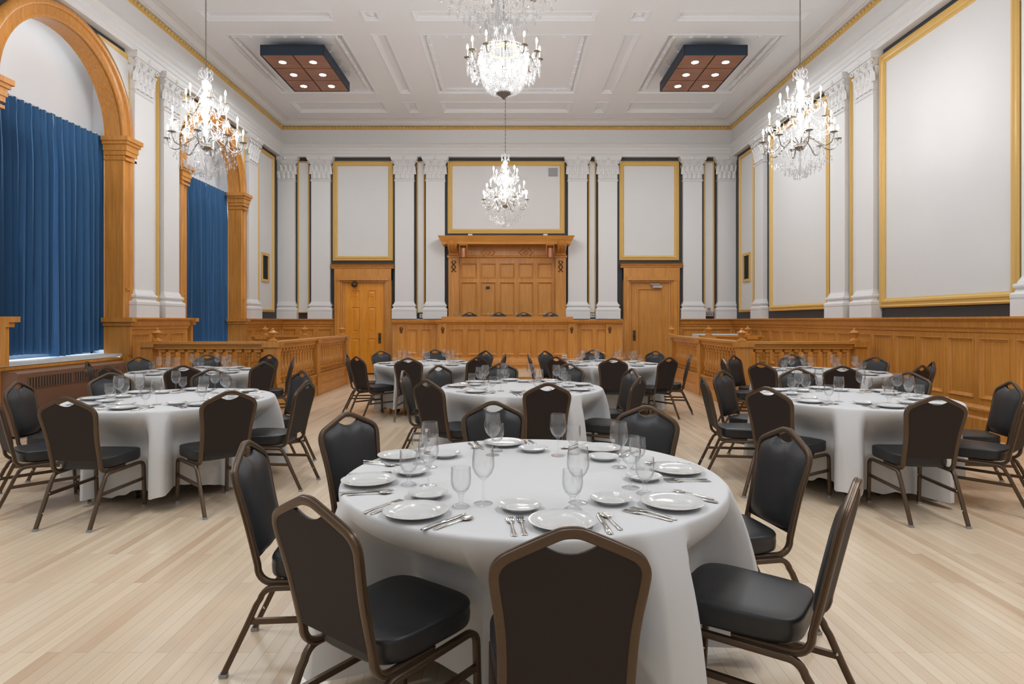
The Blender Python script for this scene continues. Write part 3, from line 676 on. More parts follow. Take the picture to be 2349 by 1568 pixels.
# ------------------------------------------------------------------ banquet chair (faces +y, origin under the seat)
def make_chair():
    root = thing('banquet_chair', 'x', 'chair', (0, 0, 0), 0, 'black banquet chairs')
    yb = lambda z: -.235 - (z - .45) * .23
    TUBE = [(a * .0125, b * .0135) for a, b in ((-1, -.6), (-.7, -1), (-.25, -1), (-.12, -.82), (.12, -.82), (.25, -1), (.7, -1), (1, -.6), (1, .6), (.7, 1), (.25, 1), (.12, .82), (-.12, .82), (-.25, 1), (-.7, 1), (-1, .6))]
    half = [(0, .9175), (.028, .914), (.075, .894), (.14, .864), (.172, .847), (.191, .827), (.199, .80), (.196, .76), (.186, .69), (.179, .62), (.176, .54), (.175, .45)]
    pts = [(x, yb(z), z) for x, z in half]
    sm = [tuple(p) for p in catmull(pts, 5)]
    x0 = .175
    bend = [(x0, -.170 - .064 * cos(a), .44 - .066 * sin(a)) for a in [pi / 2 * k / 7 for k in range(1, 8)]]
    right = sm + bend + [(x0, -.08, .374), (x0, .02, .374)]
    path = [(-x, y, z) for x, y, z in reversed(right[1:])] + right
    mb = MB(); mb.tube(path, TUBE, up=(1, 0, 0)); mb.build('back_frame', BRONZE, root, ang=50)
    # padded front and flat rear panel with the hand hole under the crown
    import bisect
    zs = sorted((p[2], p[0]) for p in sm)
    def W(z):
        i = min(max(bisect.bisect([a for a, _ in zs], z), 1), len(zs) - 1); (a, xa), (b, xb) = zs[i - 1], zs[i]
        t = (z - a) / (b - a) if b > a else 0; return xa + (xb - xa) * min(1, max(0, t)) - .013
    def top(x):
        x = abs(x); zl = .9175 - .0155 - .43 * max(0, x - .02) if x < .165 else .8397 - .9 * (x - .165)
        hole = .858 + .036 * (x / .075) ** 2 * .8
        return min(zl, hole) if x < .09 else zl
    NU, NV = 22, 12
    def panel(front):
        rows = []; zb = .487 if front else .462
        for i in range(NV + 1):
            v = i / NV; r = []
            for j in range(NU + 1):
                u = 2 * j / NU - 1; xt = u * .188; zt = top(xt); z = zb + (zt - zb) * v
                if front: z -= .018 * (1 - u * u) * (1 - v) ** 2
                x = u * (W(z) if z < .80 else .188)
                o = .004 + .032 * (1 - abs(u) ** 3.5) ** .6 * (1 - abs(2 * v - 1) ** 5) ** .6 if front else -.010
                r.append((x, yb(z) + o, z))
            rows.append(r)
        back = [[(x, yb(z) - (.004 if front else .006), z) for x, y, z in r] for r in rows]
        mb = MB(); mb.grid(rows); mb.grid(back)
        e = lambda R: R[0] + [q[-1] for q in R[1:]] + R[-1][-2::-1] + [q[0] for q in R[-2:0:-1]]
        mb.grid([e(rows), e(back)], cu=True); return mb
    panel(True).build('backrest', VINYL, root); panel(False).build('back_panel', BACKM, root)
    # seat cushion
    n = 44; out = []
    for k in range(n):
        a = 2 * pi * k / n; ca, sa = cos(a), sin(a); p = 2 / 4.6
        x = math.copysign(abs(ca) ** p, ca); y = math.copysign(abs(sa) ** p, sa)
        out.append((x * (.198 + .012 * y), .018 + y * .217))
    R = lambda s, z: [(x * s, .018 + (y - .018) * s, z) for x, y in out]
    rows = [R(.5, .388), R(.95, .388), R(.985, .393), R(1, .402), R(1.008, .43), R(1.0, .452), R(1.007, .457), R(1.0, .463), R(.985, .4685), R(.95, .471), R(.7, .4755), R(.35, .479), R(.0005, .480)]
    mb = MB(); mb.grid(rows, cu=True); mb.build('seat', VINYL, root, ang=60)
    # legs: each half of a side hoop, with stacking studs and a glide
    LEG = [(a * .0115, b * .0125) for a, b in ((-1, -.7), (-.7, -1), (.7, -1), (1, -.7), (1, .7), (.7, 1), (.2, 1), (0, .85), (-.2, 1), (-.7, 1), (-1, .7))]
    for sx in (-1, 1):
        xo = .193 * sx
        fr = [(xo, .238, .012), (xo, .228, .2), (xo, .225, .30)] + [(xo, .174 + .05 * cos(a), .312 + .048 * sin(a)) for a in [pi / 2 * k / 6 for k in range(1, 7)]] + [(xo, .08, .360), (xo, .0, .360)]
        re = [(xo, -.365, .012), (xo, -.275, .2), (xo, -.232, .295)] + [(xo, -.165 - .055 * cos(a), .300 + .06 * sin(a)) for a in [pi / 2 * k / 6 for k in range(1, 7)]] + [(xo, -.08, .360), (xo, .0, .360)]
        for pth, d in ((fr, 1), (re, -1)):
            mb = MB(); mb.tube(pth, LEG, up=(1, 0, 0))
            for z in (.11, .235):
                y = pth[0][1] + (pth[1][1] - pth[0][1]) * (z - .012) / .188
                mb.sphere((xo - sx * .012, y, z), .007, 6, 4, 1, 1)
            lg = mb.build('leg', [BRONZE, STEEL], root, ang=50)
            mb = MB(); x, y = pth[0][0], pth[0][1]; mb.box(x - .014, x + .014, y - .015, y + .015, 0, .016); mb.build('foot_glide', TIP, lg)
        mb = MB(); zq = .225
        mb.tube([(xo, -.365 + .09 * (zq - .012) / .188 + .006, zq), (xo, .228, zq)], [(.008, .011), (-.008, .011), (-.008, -.011), (.008, -.011)], up=(0, 0, 1)); mb.build('stretcher', BRONZE, root)
    return root
CHAIR = make_chair()

# ------------------------------------------------------------------ tableware
def wine_glass():
    mb = MB(); mb.lathe([(.001, .0), (.036, .0), (.037, .002), (.03, .005), (.008, .009), (.0042, .016), (.0036, .05), (.004, .083), (.010, .094), (.022, .103), (.034, .118), (.042, .138), (.0437, .152), (.042, .178), (.0372, .217), (.0365, .218), (.0355, .217), (.0403, .178), (.042, .152), (.0403, .139), (.0325, .119), (.02, .106), (.001, .1)], 28)
    return mb.build('wine_glass', WINGL)
def goblet():
    mb = MB(); mb.lathe([(.001, 0), (.032, 0), (.0335, .003), (.028, .008), (.011, .014), (.0085, .022), (.0075, .034), (.010, .041), (.012, .045), (.010, .049), (.017, .055), (.03, .068), (.037, .086), (.0388, .103), (.038, .125), (.0368, .149), (.0357, .15), (.0352, .148), (.0362, .125), (.0366, .103), (.0345, .087), (.027, .07), (.014, .059), (.001, .056)], 28)
    return mb.build('water_goblet', WINGL)
def plate(name, r):
    mb = MB(); k = r / .118
    mb.lathe([(.001, .004), (.055 * k, .004), (.065 * k, .002), (.066 * k, 0), (.072 * k, 0), (.078 * k, .005), (.117 * k, .0185), (.118 * k, .0205), (.1165 * k, .021), (.082 * k, .0115), (.077 * k, .0085), (.07 * k, .0065), (.001, .006)], 40)
    return mb.build(name, CHINA)
def strip(mb, pts, th=.002):    # (y, half width, z) list made into a thin solid handle
    rows = []
    for y, w, z in pts: rows.append([(-w, y, z), (-w * .5, y, z + th), (w * .5, y, z + th), (w, y, z), (w * .5, y, z - .0006), (-w * .5, y, z - .0006)])
    mb.grid(rows, cu=True)
    for r in (rows[0], rows[-1]): mb.add(r, [tuple(range(6))])
def fork():
    mb = MB(); strip(mb, [(-.095, .006, .002), (-.088, .0105, .002), (-.07, .008, .003), (-.03, .0042, .005), (.015, .0035, .006), (.03, .0075, .0055), (.042, .0125, .004), (.055, .0128, .003)])
    for k in range(4):
        x = (k - 1.5) * .0073; mb.box(x - .0021, x + .0021, .053, .098, .002, .0045)
    return mb.build('fork', STEEL)
def knife():
    mb = MB(); strip(mb, [(-.11, .005, .003), (-.104, .0095, .004), (-.06, .0085, .005), (-.01, .006, .005), (.0, .0075, .005)], .003)
    strip(mb, [(.0, .0085, .004), (.05, .0095, .004), (.09, .009, .004), (.108, .0045, .004), (.112, .001, .004)], .0012); return mb.build('knife', STEEL)
def spoon():
    mb = MB(); strip(mb, [(-.09, .005, .002), (-.083, .0095, .002), (-.065, .007, .003), (-.02, .004, .006), (.025, .0035, .006), (.036, .006, .004)])
    rows = []
    for i in range(9):
        t = i / 8; y = .034 + .056 * t; w = .0195 * sin(pi * min(.97, max(.06, t)) ** .85) + .002
        rows.append([(w * u, y, .0065 - .0055 * (1 - u * u) * sin(pi * t)) for u in (-1, -.6, -.2, .2, .6, 1)])
    mb.grid(rows); return mb.build('spoon', STEEL)
WG, GB, DP, SP, FK, KN, SPN = wine_glass(), goblet(), plate('dinner_plate', .118), plate('bread_plate', .080), fork(), knife(), spoon()
CATS = {WG: ('glass', 'wine glasses'), GB: ('glass', 'water goblets'), DP: ('plate', 'dinner plates'), SP: ('plate', 'bread plates'), FK: ('fork', 'forks'), KN: ('knife', 'knives'), SPN: ('spoon', 'spoons')}
USED = set()
def put(src, loc, rz, label, group):
    if src not in USED:
        USED.add(src); o = src; o.location = loc; o.rotation_euler = (0, 0, rz)
    else: o = dup(src, loc, rz)
    return tag(o, label, CATS[src][0] if src in CATS else 'chair', group)
def put_chair(loc, rz, label, group):
    if CHAIR not in USED: USED.add(CHAIR); CHAIR.location = loc; CHAIR.rotation_euler = (0, 0, rz); o = CHAIR
    else: o = dup(CHAIR, loc, rz)
    tag(o, label, 'chair', group); return o

# ------------------------------------------------------------------ tables
TR, ZT1 = .845, .758
def table_parts(c, label, rot):
    t = thing('round_table', label, 'table', (c[0], c[1], 0), rot, 'round banquet tables'); mb = MB(); mb.lathe([(.001, .72), (.825, .72), (.83, .735), (.825, .75), (.001, .75)], 40); mb.build('tabletop', BLACK, t)
    for k in range(4):
        a = pi / 4 + k * pi / 2; x, y = .50 * cos(a), .50 * sin(a); mb = MB(); mb.box(x - .018, x + .018, y - .018, y + .018, .07, .72); lg = mb.build('leg', BLACK, t)
        mb = MB()
        mb.tube([(x - .012, y, .032), (x + .012, y, .032)], [(.032 * cos(q), .032 * sin(q)) for q in [2 * pi * i / 12 for i in range(12)]]); mb.box(x - .022, x + .022, y - .02, y + .02, .05, .08); mb.build('caster', BLACK, lg)
    mb = MB()
    for s in (-1, 1): mb.box(-.36, .36, s * .354 - .015, s * .354 + .015, .2, .23); mb.box(s * .354 - .015, s * .354 + .015, -.36, .36, .2, .23)
    mb.build('stretcher', BLACK, t)
def cloth(c, label, chairs, seed):
    rnd = random.Random(seed); NT = 288; ph = [rnd.random() * 6.28 for _ in range(8)]
    def fold(a): return .5 * sin(9 * a + ph[0]) + .45 * sin(14 * a + ph[1] + .7 * sin(2 * a + ph[2])) + .3 * sin(5 * a + ph[3]) + .3 * sin(23 * a + ph[4] + sin(3 * a + ph[6])) + .17 * sin(37 * a + ph[7])
    rows = [[(r * cos(2 * pi * k / NT), r * sin(2 * pi * k / NT), ZT1) for k in range(NT)] for r in (.001, .4, .78, TR - .022, TR - .009)]
    zs = [.7565, .752, .744, .73, .70, .66, .61, .56, .51, .47, .43, .38, .32, .26, .2, .15, .11]
    for i, z in enumerate(zs):
        r_ = []
        for k in range(NT):
            a = 2 * pi * k / NT; s = (ZT1 - z) / ZT1; f = fold(a)
            base = TR + (-.002 if i == 0 else .004 if i == 1 else .006) + .025 * s
            amp = .085 * s ** 1.05 * (.8 + .2 * sin(3 * a + ph[5]))
            wmax, dd = 0, 9
            for ca, dist in chairs:
                d = (a - ca + pi) % (2 * pi) - pi; h_ = math.atan(.207 / dist); w = 1 - smooth01(h_, h_ + radians(4.5), abs(d))
                if w > wmax: wmax = w; dd = min(dist / cos(d), .82) if abs(d) < 1 else 9
            r = base + amp * (.55 * f + .15) * (1 - .75 * wmax) + .11 * (1 - math.exp(-3.2 * s)) * (1 - wmax)
            if wmax > 0:
                tz = 1 - smooth01(.50, .72, z); target = min(r, dd - .035 + .02 * f * s)
                r = r + (target - r) * wmax * tz
            zz = z
            if i == len(zs) - 1: zz = z + .035 * sin(4 * a + ph[6]) + .02 * f - .02
            elif z < .3: zz = z + (.035 * sin(4 * a + ph[6]) + .02 * f - .02) * (.3 - z) / .17
            r_.append((r * cos(a), r * sin(a), zz))
        rows.append(r_)
    mb = MB(); mb.grid(rows, cu=True); o = mb.build('tablecloth', CLOTH, ang=180); o.location = (c[0], c[1], 0)
    tag(o, label, 'tablecloth', 'white tablecloths')

PEAKS = {
 'front': [(1312, 1200), (703, 1123), (562, 1012), (795, 945), (1131, 924), (1487, 926), (1807, 978), (1968, 1098)],
 'mid': [(1256.6, 879.5), (978, 872), (924, 850.5), (1005, 835), (1152, 830.6), (1303.6, 831.4), (1452, 844), (1470, 864)],
 'Lnear': [(529, 895), (148, 912), (-22, 897), (38, 875), (252, 854), (486, 846), (695, 849), (706, 868)],
 'Lfar': [(606, 828), (420, 838), (248, 839), (199, 830), (317, 817), (476, 811), (619, 812), (675, 818)],
 'CL': [(1099, 816), (936, 820.5), (810, 818), (792, 811), (873, 803.5), (998, 800), (1115.5, 802.5), (1159, 811)],
 'CR': [(1407, 820), (1275, 819), (1211, 810), (1249, 802), (1361.5, 802), (1504.5, 802), (1585, 812), (1535, 820)],
 'Rnear': [(2152, 910), (1758, 887), (1611, 865), (1654.6, 849), (1828, 843), (2087, 851), (2323, 874), (2372, 896)],
 'Rfar': [(1933, 840), (1744.5, 830.6), (1657.6, 823), (1681.6, 813), (1816.6, 811), (2009, 816), (2144, 829), (2124, 838)]}
CENT = {'front': (.1, 2.83), 'mid': (.12, 6.55), 'Lnear': (-3.04, 5.60), 'Lfar': (-4.36, 8.58), 'CL': (-1.37, 10.15), 'CR': (1.59, 10.09), 'Rnear': (3.13, 5.68), 'Rfar': (4.29, 8.53)}
NAMES = {'front': 'the front table', 'mid': 'the middle table', 'Lnear': 'the table by the brown radiator', 'Lfar': 'the table beside the left balustrade',
         'CL': 'the back table near the six-panel door', 'CR': 'the back table near the plain door', 'Rnear': 'the near table by the right wall', 'Rfar': 'the table beside the right balustrade'}
SEATS = ['near', 'near left', 'left', 'far left', 'far', 'far right', 'right', 'near right']
FRONT_PL = [(.18, 2.127), (-.342, 2.24), (-.61, 2.674), (-.56, 3.17), (-.035, 3.50), (.486, 3.352), (.773, 2.867), (.614, 2.348)]
for key, pk in PEAKS.items():
    cx, cy = CENT[key]; rnd = random.Random(sum(map(ord, key))); info = []; nm = NAMES[key]
    for i, (px, py) in enumerate(pk):
        t0 = F * .53 / (py - PY); dx = (px - PX) / F; best = None
        for k in range(-60, 61):
            t = t0 * (1 + k * .001); r = hypot(dx * t - cx, t - cy); e = (r - 1.29) ** 2 + 3 * (k * .001) ** 2
            if best is None or e < best[0]: best = (e, t, r)
        X, Y = dx * best[1], best[1]; a = atan2(Y - cy, X - cx); info.append((a, best[2], X, Y))
    for _ in range(60):     # neighbours keep their elbow room
        o_ = sorted(range(8), key=lambda i: info[i][0])
        for q in range(8):
            i, k = o_[q], o_[(q + 1) % 8]; gap = (info[k][0] - info[i][0]) % (2 * pi); need = radians(38.5)
            if gap < need:
                e = (need - gap) / 2
                for t_, sg in ((i, -1), (k, 1)):
                    a_, r_ = info[t_][0] + sg * e, info[t_][1]; info[t_] = (a_, r_, cx + r_ * cos(a_), cy + r_ * sin(a_))
    # seat names go round the table clockwise from the seat nearest the eye
    order = sorted(range(8), key=lambda i: (-(info[i][0]) - pi / 2 + radians(22.5)) % (2 * pi))
    push = []
    for rank, i in enumerate(order):
        a, r, X, Y = info[i]; seat = SEATS[rank]
        push.append((a, r - .345 - .252))
        ux, uy = -cos(a), -sin(a)
        put_chair((X + ux * .345, Y + uy * .345, 0), atan2(uy, ux) - pi / 2, 'black banquet chair at the %s place of %s' % (seat, nm), 'chairs around ' + nm)
    cloth((cx, cy), 'white cloth draped to the floor over ' + nm, push, sum(map(ord, key)))
    table_parts((cx, cy), 'folding black-legged round table under the cloth of ' + nm, rnd.random() * 1.5)
    for rank, i in enumerate(order):
        a = info[i][0]; seat = SEATS[rank]; z = ZT1 + .0004; pl = 'at the %s place of %s' % (seat, nm)
        if key == 'front':
            fx, fy = FRONT_PL[i]; a = atan2(fy - cy, fx - cx); P = (fx, fy)
        else: rr = .675 + rnd.uniform(-.012, .012); P = (cx + rr * cos(a), cy + rr * sin(a))
        L = (-cos(a), -sin(a)); Rt = (L[1], -L[0]); yaw = atan2(L[1], L[0]) - pi / 2; j = lambda s=.0045: rnd.uniform(-s, s)
        at = lambda u, v: (P[0] + Rt[0] * (u + j()) + L[0] * (v + j()), P[1] + Rt[1] * (u + j()) + L[1] * (v + j()), z)
        g = lambda w: w + ' on ' + nm
        put(DP, (P[0], P[1], z), rnd.random(), 'white dinner plate ' + pl, g('dinner plates'))
        put(SP, at(-.122, .19), 0, 'small bread plate ' + pl, g('bread plates'))
        put(GB, at(.07, .165), 0, 'thick-stemmed water goblet ' + pl, g('water goblets'))
        put(WG, at(.108, .25), 0, 'tall wine glass ' + pl, g('wine glasses'))
        if key in ('front', 'mid', 'Lnear', 'Rnear'):
            put(FK, at(-.172, -.0), yaw + j(.06), 'outer steel fork ' + pl, g('forks')); put(FK, at(-.137, .0), yaw + j(.06), 'inner steel fork ' + pl, g('forks'))
            put(KN, at(.142, -.005), yaw + j(.08), 'steel table knife ' + pl, g('knives')); put(SPN, at(.178, .01), yaw + j(.12), 'steel soup spoon ' + pl, g('spoons'))
# the judges' chairs and glasses up on the bench
for k, (px, py, gx) in enumerate(((1077, 715, 1046.5), (1144, 715.5, 1120.5), (1201.5, 716, 1184.5), (1263, 714.5, 1250.5))):
    w = ('leftmost', 'second from the left', 'second from the right', 'rightmost')[k]
    Y = 16.12; put_chair(((px - PX) * Y / F, Y - .345 + .02, .752), pi, 'black chair top showing above the judges bench, %s of the four' % w, 'chairs behind the bench')
    yb_ = YBN + .22; z = bz(733) + .001
    put(WG, ((gx - PX) * yb_ / F, yb_, z), 0, 'tall wine glass standing on the judges bench, %s of four' % w, 'wine glasses on the bench')
    put(GB, ((gx + 9 - PX) * yb_ / F, yb_, z), 0, 'short water goblet on the judges bench, %s of four' % w, 'goblets on the bench')
# ------------------------------------------------------------------ crystal chandeliers
def bead_line(mb, pts, step, r):
    P = [Vector(p) for p in pts]; acc = 0
    for a, b in zip(P, P[1:]):
        l = (b - a).length; s = step - acc
        while s <= l: q = a + (b - a) * (s / l); mb.oct(q, r); s += step
        acc = (acc + l) % step
def swag(a, b, sag, n=7): return [tuple(Vector(a).lerp(Vector(b), t) + Vector((0, 0, -sag * 4 * t * (1 - t)))) for t in [i / n for i in range(n + 1)]]
def drop(mb, x, y, z, s=1.0):
    mb.oct((x, y, z - .008 * s), .006 * s); mb.add([(x, y, z - .016 * s), (x + .011 * s, y, z - .046 * s), (x, y + .006 * s, z - .046 * s), (x - .011 * s, y, z - .046 * s), (x, y - .006 * s, z - .046 * s), (x, y, z - .066 * s)],
        [(0, 1, 2), (0, 2, 3), (0, 3, 4), (0, 4, 1), (5, 2, 1), (5, 3, 2), (5, 4, 3), (5, 1, 4)])
def wired(mb, pts, s, close=False):   # crystal drops hung on one fine wire
    if close: mb.tube(pts, [(.0016, 0), (0, .0016), (-.0016, 0), (0, -.0016)], closed=True)
    else: mb.tube(pts, [(.0016, 0), (0, .0016), (-.0016, 0), (0, -.0016)])
    for x, y, z in pts: drop(mb, x, y, z + .001, s); mb.tube([(x, y, z - .012 * s), (x, y, z - .018 * s)], .0016)
def candle(arm, R, a, zb, hc=.115):
    x, y = R * cos(a), R * sin(a); zp = zb - .05 - hc
    mb = MB(); mb.lathe([(.001, zp - .012), (.012, zp - .012), (.016, zp - .002), (.05, zp + .006), (.052, zp + .01), (.018, zp + .006), (.014, zp + .02), (.001, zp + .02)], 12, (x, y, 0)); mb.build('drip_pan', SILVER, arm)
    mb = MB(); mb.lathe([(.0105, zp + .015), (.0105, zb - .045), (.001, zb - .044)], 8, (x, y, 0)); mb.build('candle', CANDLE, arm)
    mb = MB(); mb.lathe([(.006, zb - .045), (.014, zb - .02), (.0135, zb + .004), (.006, zb + .026), (.0005, zb + .035)], 6, (x, y, 0)); mb.build('bulb', BULB, arm)
    return zp
def chain(mb, z0, z1, step=.042):
    z = z0; k = 0
    while z < z1:
        c = [( (.011 * cos(q), 0, z + .022 + .026 * sin(q)) if k % 2 else (0, .011 * cos(q), z + .022 + .026 * sin(q)) ) for q in [2 * pi * i / 8 for i in range(8)]]
        mb.tube(c, [(.0032, 0), (0, .0032), (-.0032, 0), (0, -.0032)], closed=True, up=(0, 1, 0) if k % 2 else (1, 0, 0)); z += step; k += 1
def make_chandelier(loc, label):
    root = thing('chandelier', label, 'chandelier', loc, 0, 'three-tier crystal chandeliers')
    ztop = ZC + .055 - loc[2]
    mb = MB(); chain(mb, 1.52, ztop - .02); mb.tube([(0, 0, 1.5), (0, 0, ztop)], .003); mb.build('chain', SILVER, root)
    mb = MB(); mb.lathe([(.001, ztop - .05), (.03, ztop - .045), (.05, ztop - .02), (.055, ztop), (.001, ztop)], 12); mb.build('ceiling_rose', SILVER, root)
    mb = MB(); mb.lathe([(.001, .34), (.03, .36), (.06, .40), (.085, .44), (.05, .47), (.02, .52), (.03, .58), (.045, .64), (.02, .70), (.03, .78), (.055, .84), (.02, .90), (.025, 1.0), (.045, 1.06), (.06, 1.12), (.03, 1.2), (.05, 1.28), (.055, 1.33), (.02, 1.38), (.015, 1.46), (.03, 1.49), (.001, 1.53)], 12); mb.build('column', CRYST, root)
    mb = MB(); mb.lathe([(.001, .36), (.05, .375), (.075, .41), (.07, .44), (.03, .46), (.001, .46)], 12); mb.build('hub', SILVER, root)
    mb = MB()
    for k in range(6):
        a = k * pi / 3 + .2; f = lambda r, z: (r * cos(a), r * sin(a), z)
        mb.tube([f(.02, 1.36), f(.07, 1.40), f(.095, 1.46), f(.07, 1.51), f(.045, 1.47)], .008); drop(mb, .09 * cos(a), .09 * sin(a), 1.42)
    mb.build('crown', CRYST, root)
    tips = []
    for R, zb, n, ph in ((.262, 1.19, 6, .15), (.415, .88, 6, .6), (.49, .66, 8, .25)):
        tier = []
        for k in range(n):
            a = ph + 2 * pi * k / n; zp = zb - .165; f = lambda r, z: (r * cos(a), r * sin(a), z)
            mb = MB(); mb.tube(catmull([f(.03, zp - .06), f(.25 * R, zp + .035), f(.5 * R, zp - .04), f(.72 * R, zp - .135), f(.92 * R, zp - .12), f(R, zp - .01)], 4), .0075); 
            arm = mb.build('arm', SILVER if zb < .8 else CRYST, root); candle(arm, R, a, zb); tier.append((a, R, zp))
            mb = MB(); wired(mb, [((R + .045 * cos(q * 1.0472)) * cos(a) - .045 * sin(q * 1.0472) * sin(a), (R + .045 * cos(q * 1.0472)) * sin(a) + .045 * sin(q * 1.0472) * cos(a), zp - .002 - .012 * (q % 2)) for q in range(6)], 1.1, True); mb.build('crystal_fringe', CRYST, arm)
            mb = MB(); wired(mb, [f(R * (.35 + .17 * q), zp - .09 - .03 * sin(q * 1.3)) for q in range(4)], 1.0); mb.build('crystal_garland', CRYST, arm)
        tips.append(tier)
        for i in range(n):
            a0, a1 = tier[i][0], tier[(i + 1) % n][0]; zp = tier[0][2]; mb = MB()
            bead_line(mb, swag((R * cos(a0), R * sin(a0), zp), (R * cos(a1), R * sin(a1), zp), .09), .019, .0075)
            mb.build('bead_strand', CRYST, root); mb = MB()
            bead_line(mb, swag((R * cos(a0), R * sin(a0), zp), (.05 * cos(a0), .05 * sin(a0), zp + .26), .07), .019, .007); mb.build('bead_strand', CRYST, root)
            mb = MB(); wired(mb, [(R * .62 * cos(a0 + .3 + q * .12), R * .62 * sin(a0 + .3 + q * .12), zp + .02 - .05 * (q % 3)) for q in range(4)], 1.25); mb.build('crystal_garland', CRYST, root)
    R = .49; zp = tips[2][0][2]
    for k in range(8):       # festoons of the lower bowl down to the finial
        a = .25 + 2 * pi * k / 8; f = lambda r, z: (r * cos(a), r * sin(a), z); mb = MB()
        bead_line(mb, swag(f(R * .8, zp - .13), f(.03, .07), .07), .022, .0075)
        mb.build('bead_strand', CRYST, root)
        for da in (-.2, .2):
            mb = MB(); wired(mb, [(rr * cos(a + da), rr * sin(a + da), z + .03 * sin(rr * 40 + k)) for rr, z in ((.40, .27), (.33, .20), (.27, .16), (.2, .12), (.14, .09), (.08, .06))], 1.25); mb.build('crystal_garland', CRYST, root)
    mb = MB(); mb.lathe([(.001, .36), (.015, .34), (.022, .31), (.008, .28), (.018, .25), (.024, .22), (.008, .18), (.014, .14), (.02, .1), (.008, .07), (.018, .05), (.022, .03), (.001, 0)], 8); mb.build('pendant', CRYST, root)
    return root
ch = make_chandelier((-4.30, 8.75, 3.5), 'three-tier crystal chandelier hanging on a chain before the near arched window')
for loc, lb in (((4.10, 8.75, 3.5), 'three-tier crystal chandelier hanging on a chain before the large right wall panels'), ((-.10, 13.2, 3.5), 'three-tier crystal chandelier hanging farthest back, before the canopy wall'), ((-.085, 4.3, 3.49), 'three-tier crystal chandelier at the top edge, only its lowest crystals showing')):
    dup(ch, loc, random.random(), lb)
def make_basket(loc):
    root = thing('basket_chandelier', 'large crystal basket chandelier with a ring of candles in the hall centre', 'chandelier', loc)
    ztop = ZC + .055 - loc[2]; mb = MB(); chain(mb, 1.16, ztop - .02); mb.tube([(0, 0, 1.1), (0, 0, ztop)], .004); mb.build('chain', SILVER, root)
    mb = MB(); mb.lathe([(.001, 0), (.012, .005), (.03, .03), (.075, .065), (.105, .085), (.11, .1), (.001, .1)], 20); mb.build('finial', plain('pewter', (.24, .20, .185), .4, .5), root)
    prof = catmull([(.105, 0, .085), (.2, 0, .11), (.265, 0, .17), (.305, 0, .26), (.325, 0, .37), (.335, 0, .50), (.335, 0, .62)], 6)
    mb = MB(); n = 64
    L = [Vector((p[0], 0, p[2])) for p in prof]; tot = 0; nxt = 0; rings = []
    for a, b in zip(L, L[1:]):
        l = (b - a).length
        while nxt <= tot + l: q = a + (b - a) * ((nxt - tot) / l); rings.append((q.x, q.z)); nxt += .024
        tot += l
    for i, (r, z) in enumerate(rings):
        m = max(18, round(2 * pi * r / .028))
        for k in range(m): a = 2 * pi * k / m + .0 * i; mb.oct((r * cos(a), r * sin(a), z), .0125)
    mb.build('bead_basket', CRYST, root)
    mb = MB()
    for k in range(48):
        a = 2 * pi * k / 48
        for q in range(3): drop(mb, (.335 + .012 * q) * cos(a), (.335 + .012 * q) * sin(a), .69 - .05 * q, 1.1)
    for q in range(3): mb.tube([((.335 + .012 * q) * cos(2 * pi * k / 48), (.335 + .012 * q) * sin(2 * pi * k / 48), .69 - .05 * q) for k in range(48)], .004, closed=True)
    mb.build('crystal_fringe', CRYST, root)
    mb = MB(); mb.lathe([(.205, .665), (.215, .66), (.222, .675), (.215, .69), (.205, .688), (.205, .665)], 40); mb.build('band', GOLD, root)
    for k in range(24):
        a = 2 * pi * k / 24; mb = MB(); f = lambda r, z: (r * cos(a), r * sin(a), z)
        bead_line(mb, swag(f(.09, 1.09), f(.21, .69), .05), .017, .0085); mb.build('bead_strand', CRYST, root)
    mb = MB(); mb.lathe([(.001, 1.06), (.09, 1.07), (.1, 1.09), (.08, 1.11), (.02, 1.13), (.015, 1.17), (.001, 1.18)], 20); mb.build('crown', SILVER, root)
    for k in range(8):
        a = 2 * pi * k / 8; mb = MB(); wired(mb, [((.04 + .025 * q) * cos(a + q * .3), (.04 + .025 * q) * sin(a + q * .3), 1.1 - .02 * q) for q in range(5)], 1.1); mb.build('crystal_garland', CRYST, root)
    for k in range(12):
        a = 2 * pi * k / 12 + .06; zb, R = .74, .51; zp = zb - .165; f = lambda r, z: (r * cos(a), r * sin(a), z)
        mb = MB(); mb.tube(catmull([f(.33, .62), f(.39, .60), f(.44, .50), f(.49, .50), f(R, zp - .01)], 4), .007); arm = mb.build('arm', BRASS, root); candle(arm, R, a, zb)
        mb = MB(); wired(mb, [(R * cos(a + (q - 2) * .07), R * sin(a + (q - 2) * .07), zp - .02 - .06 * (2 - abs(q - 2))) for q in range(5)], 1.9); mb.build('crystal_garland', CRYST, arm)
        mb = MB(); wired(mb, [((R - .07) * cos(a + (q - 2) * .07), (R - .07) * sin(a + (q - 2) * .07), zp - .10 - .05 * (q % 3)) for q in range(5)], 1.7); mb.build('crystal_garland', CRYST, arm)
        a2 = a + 2 * pi / 12; mb = MB(); bead_line(mb, swag((R * cos(a), R * sin(a), zp - .02), (R * cos(a2), R * sin(a2), zp - .02), .06), .02, .008); mb.build('bead_strand', CRYST, arm)
        mb = MB(); bead_line(mb, swag((R * cos(a), R * sin(a), zp - .02), f(.32, .33), .12), .022, .009); mb.build('bead_strand', CRYST, arm)
    for k in range(6):
        a = 2 * pi * k / 6; mb = MB(); mb.lathe([(.001, .40), (.02, .42), (.022, .45), (.01, .48), (.001, .49)], 8, (.15 * cos(a), .15 * sin(a), 0)); mb.build('bulb', DIMBULB, root)
make_basket((-.09, 8.75, 4.58))

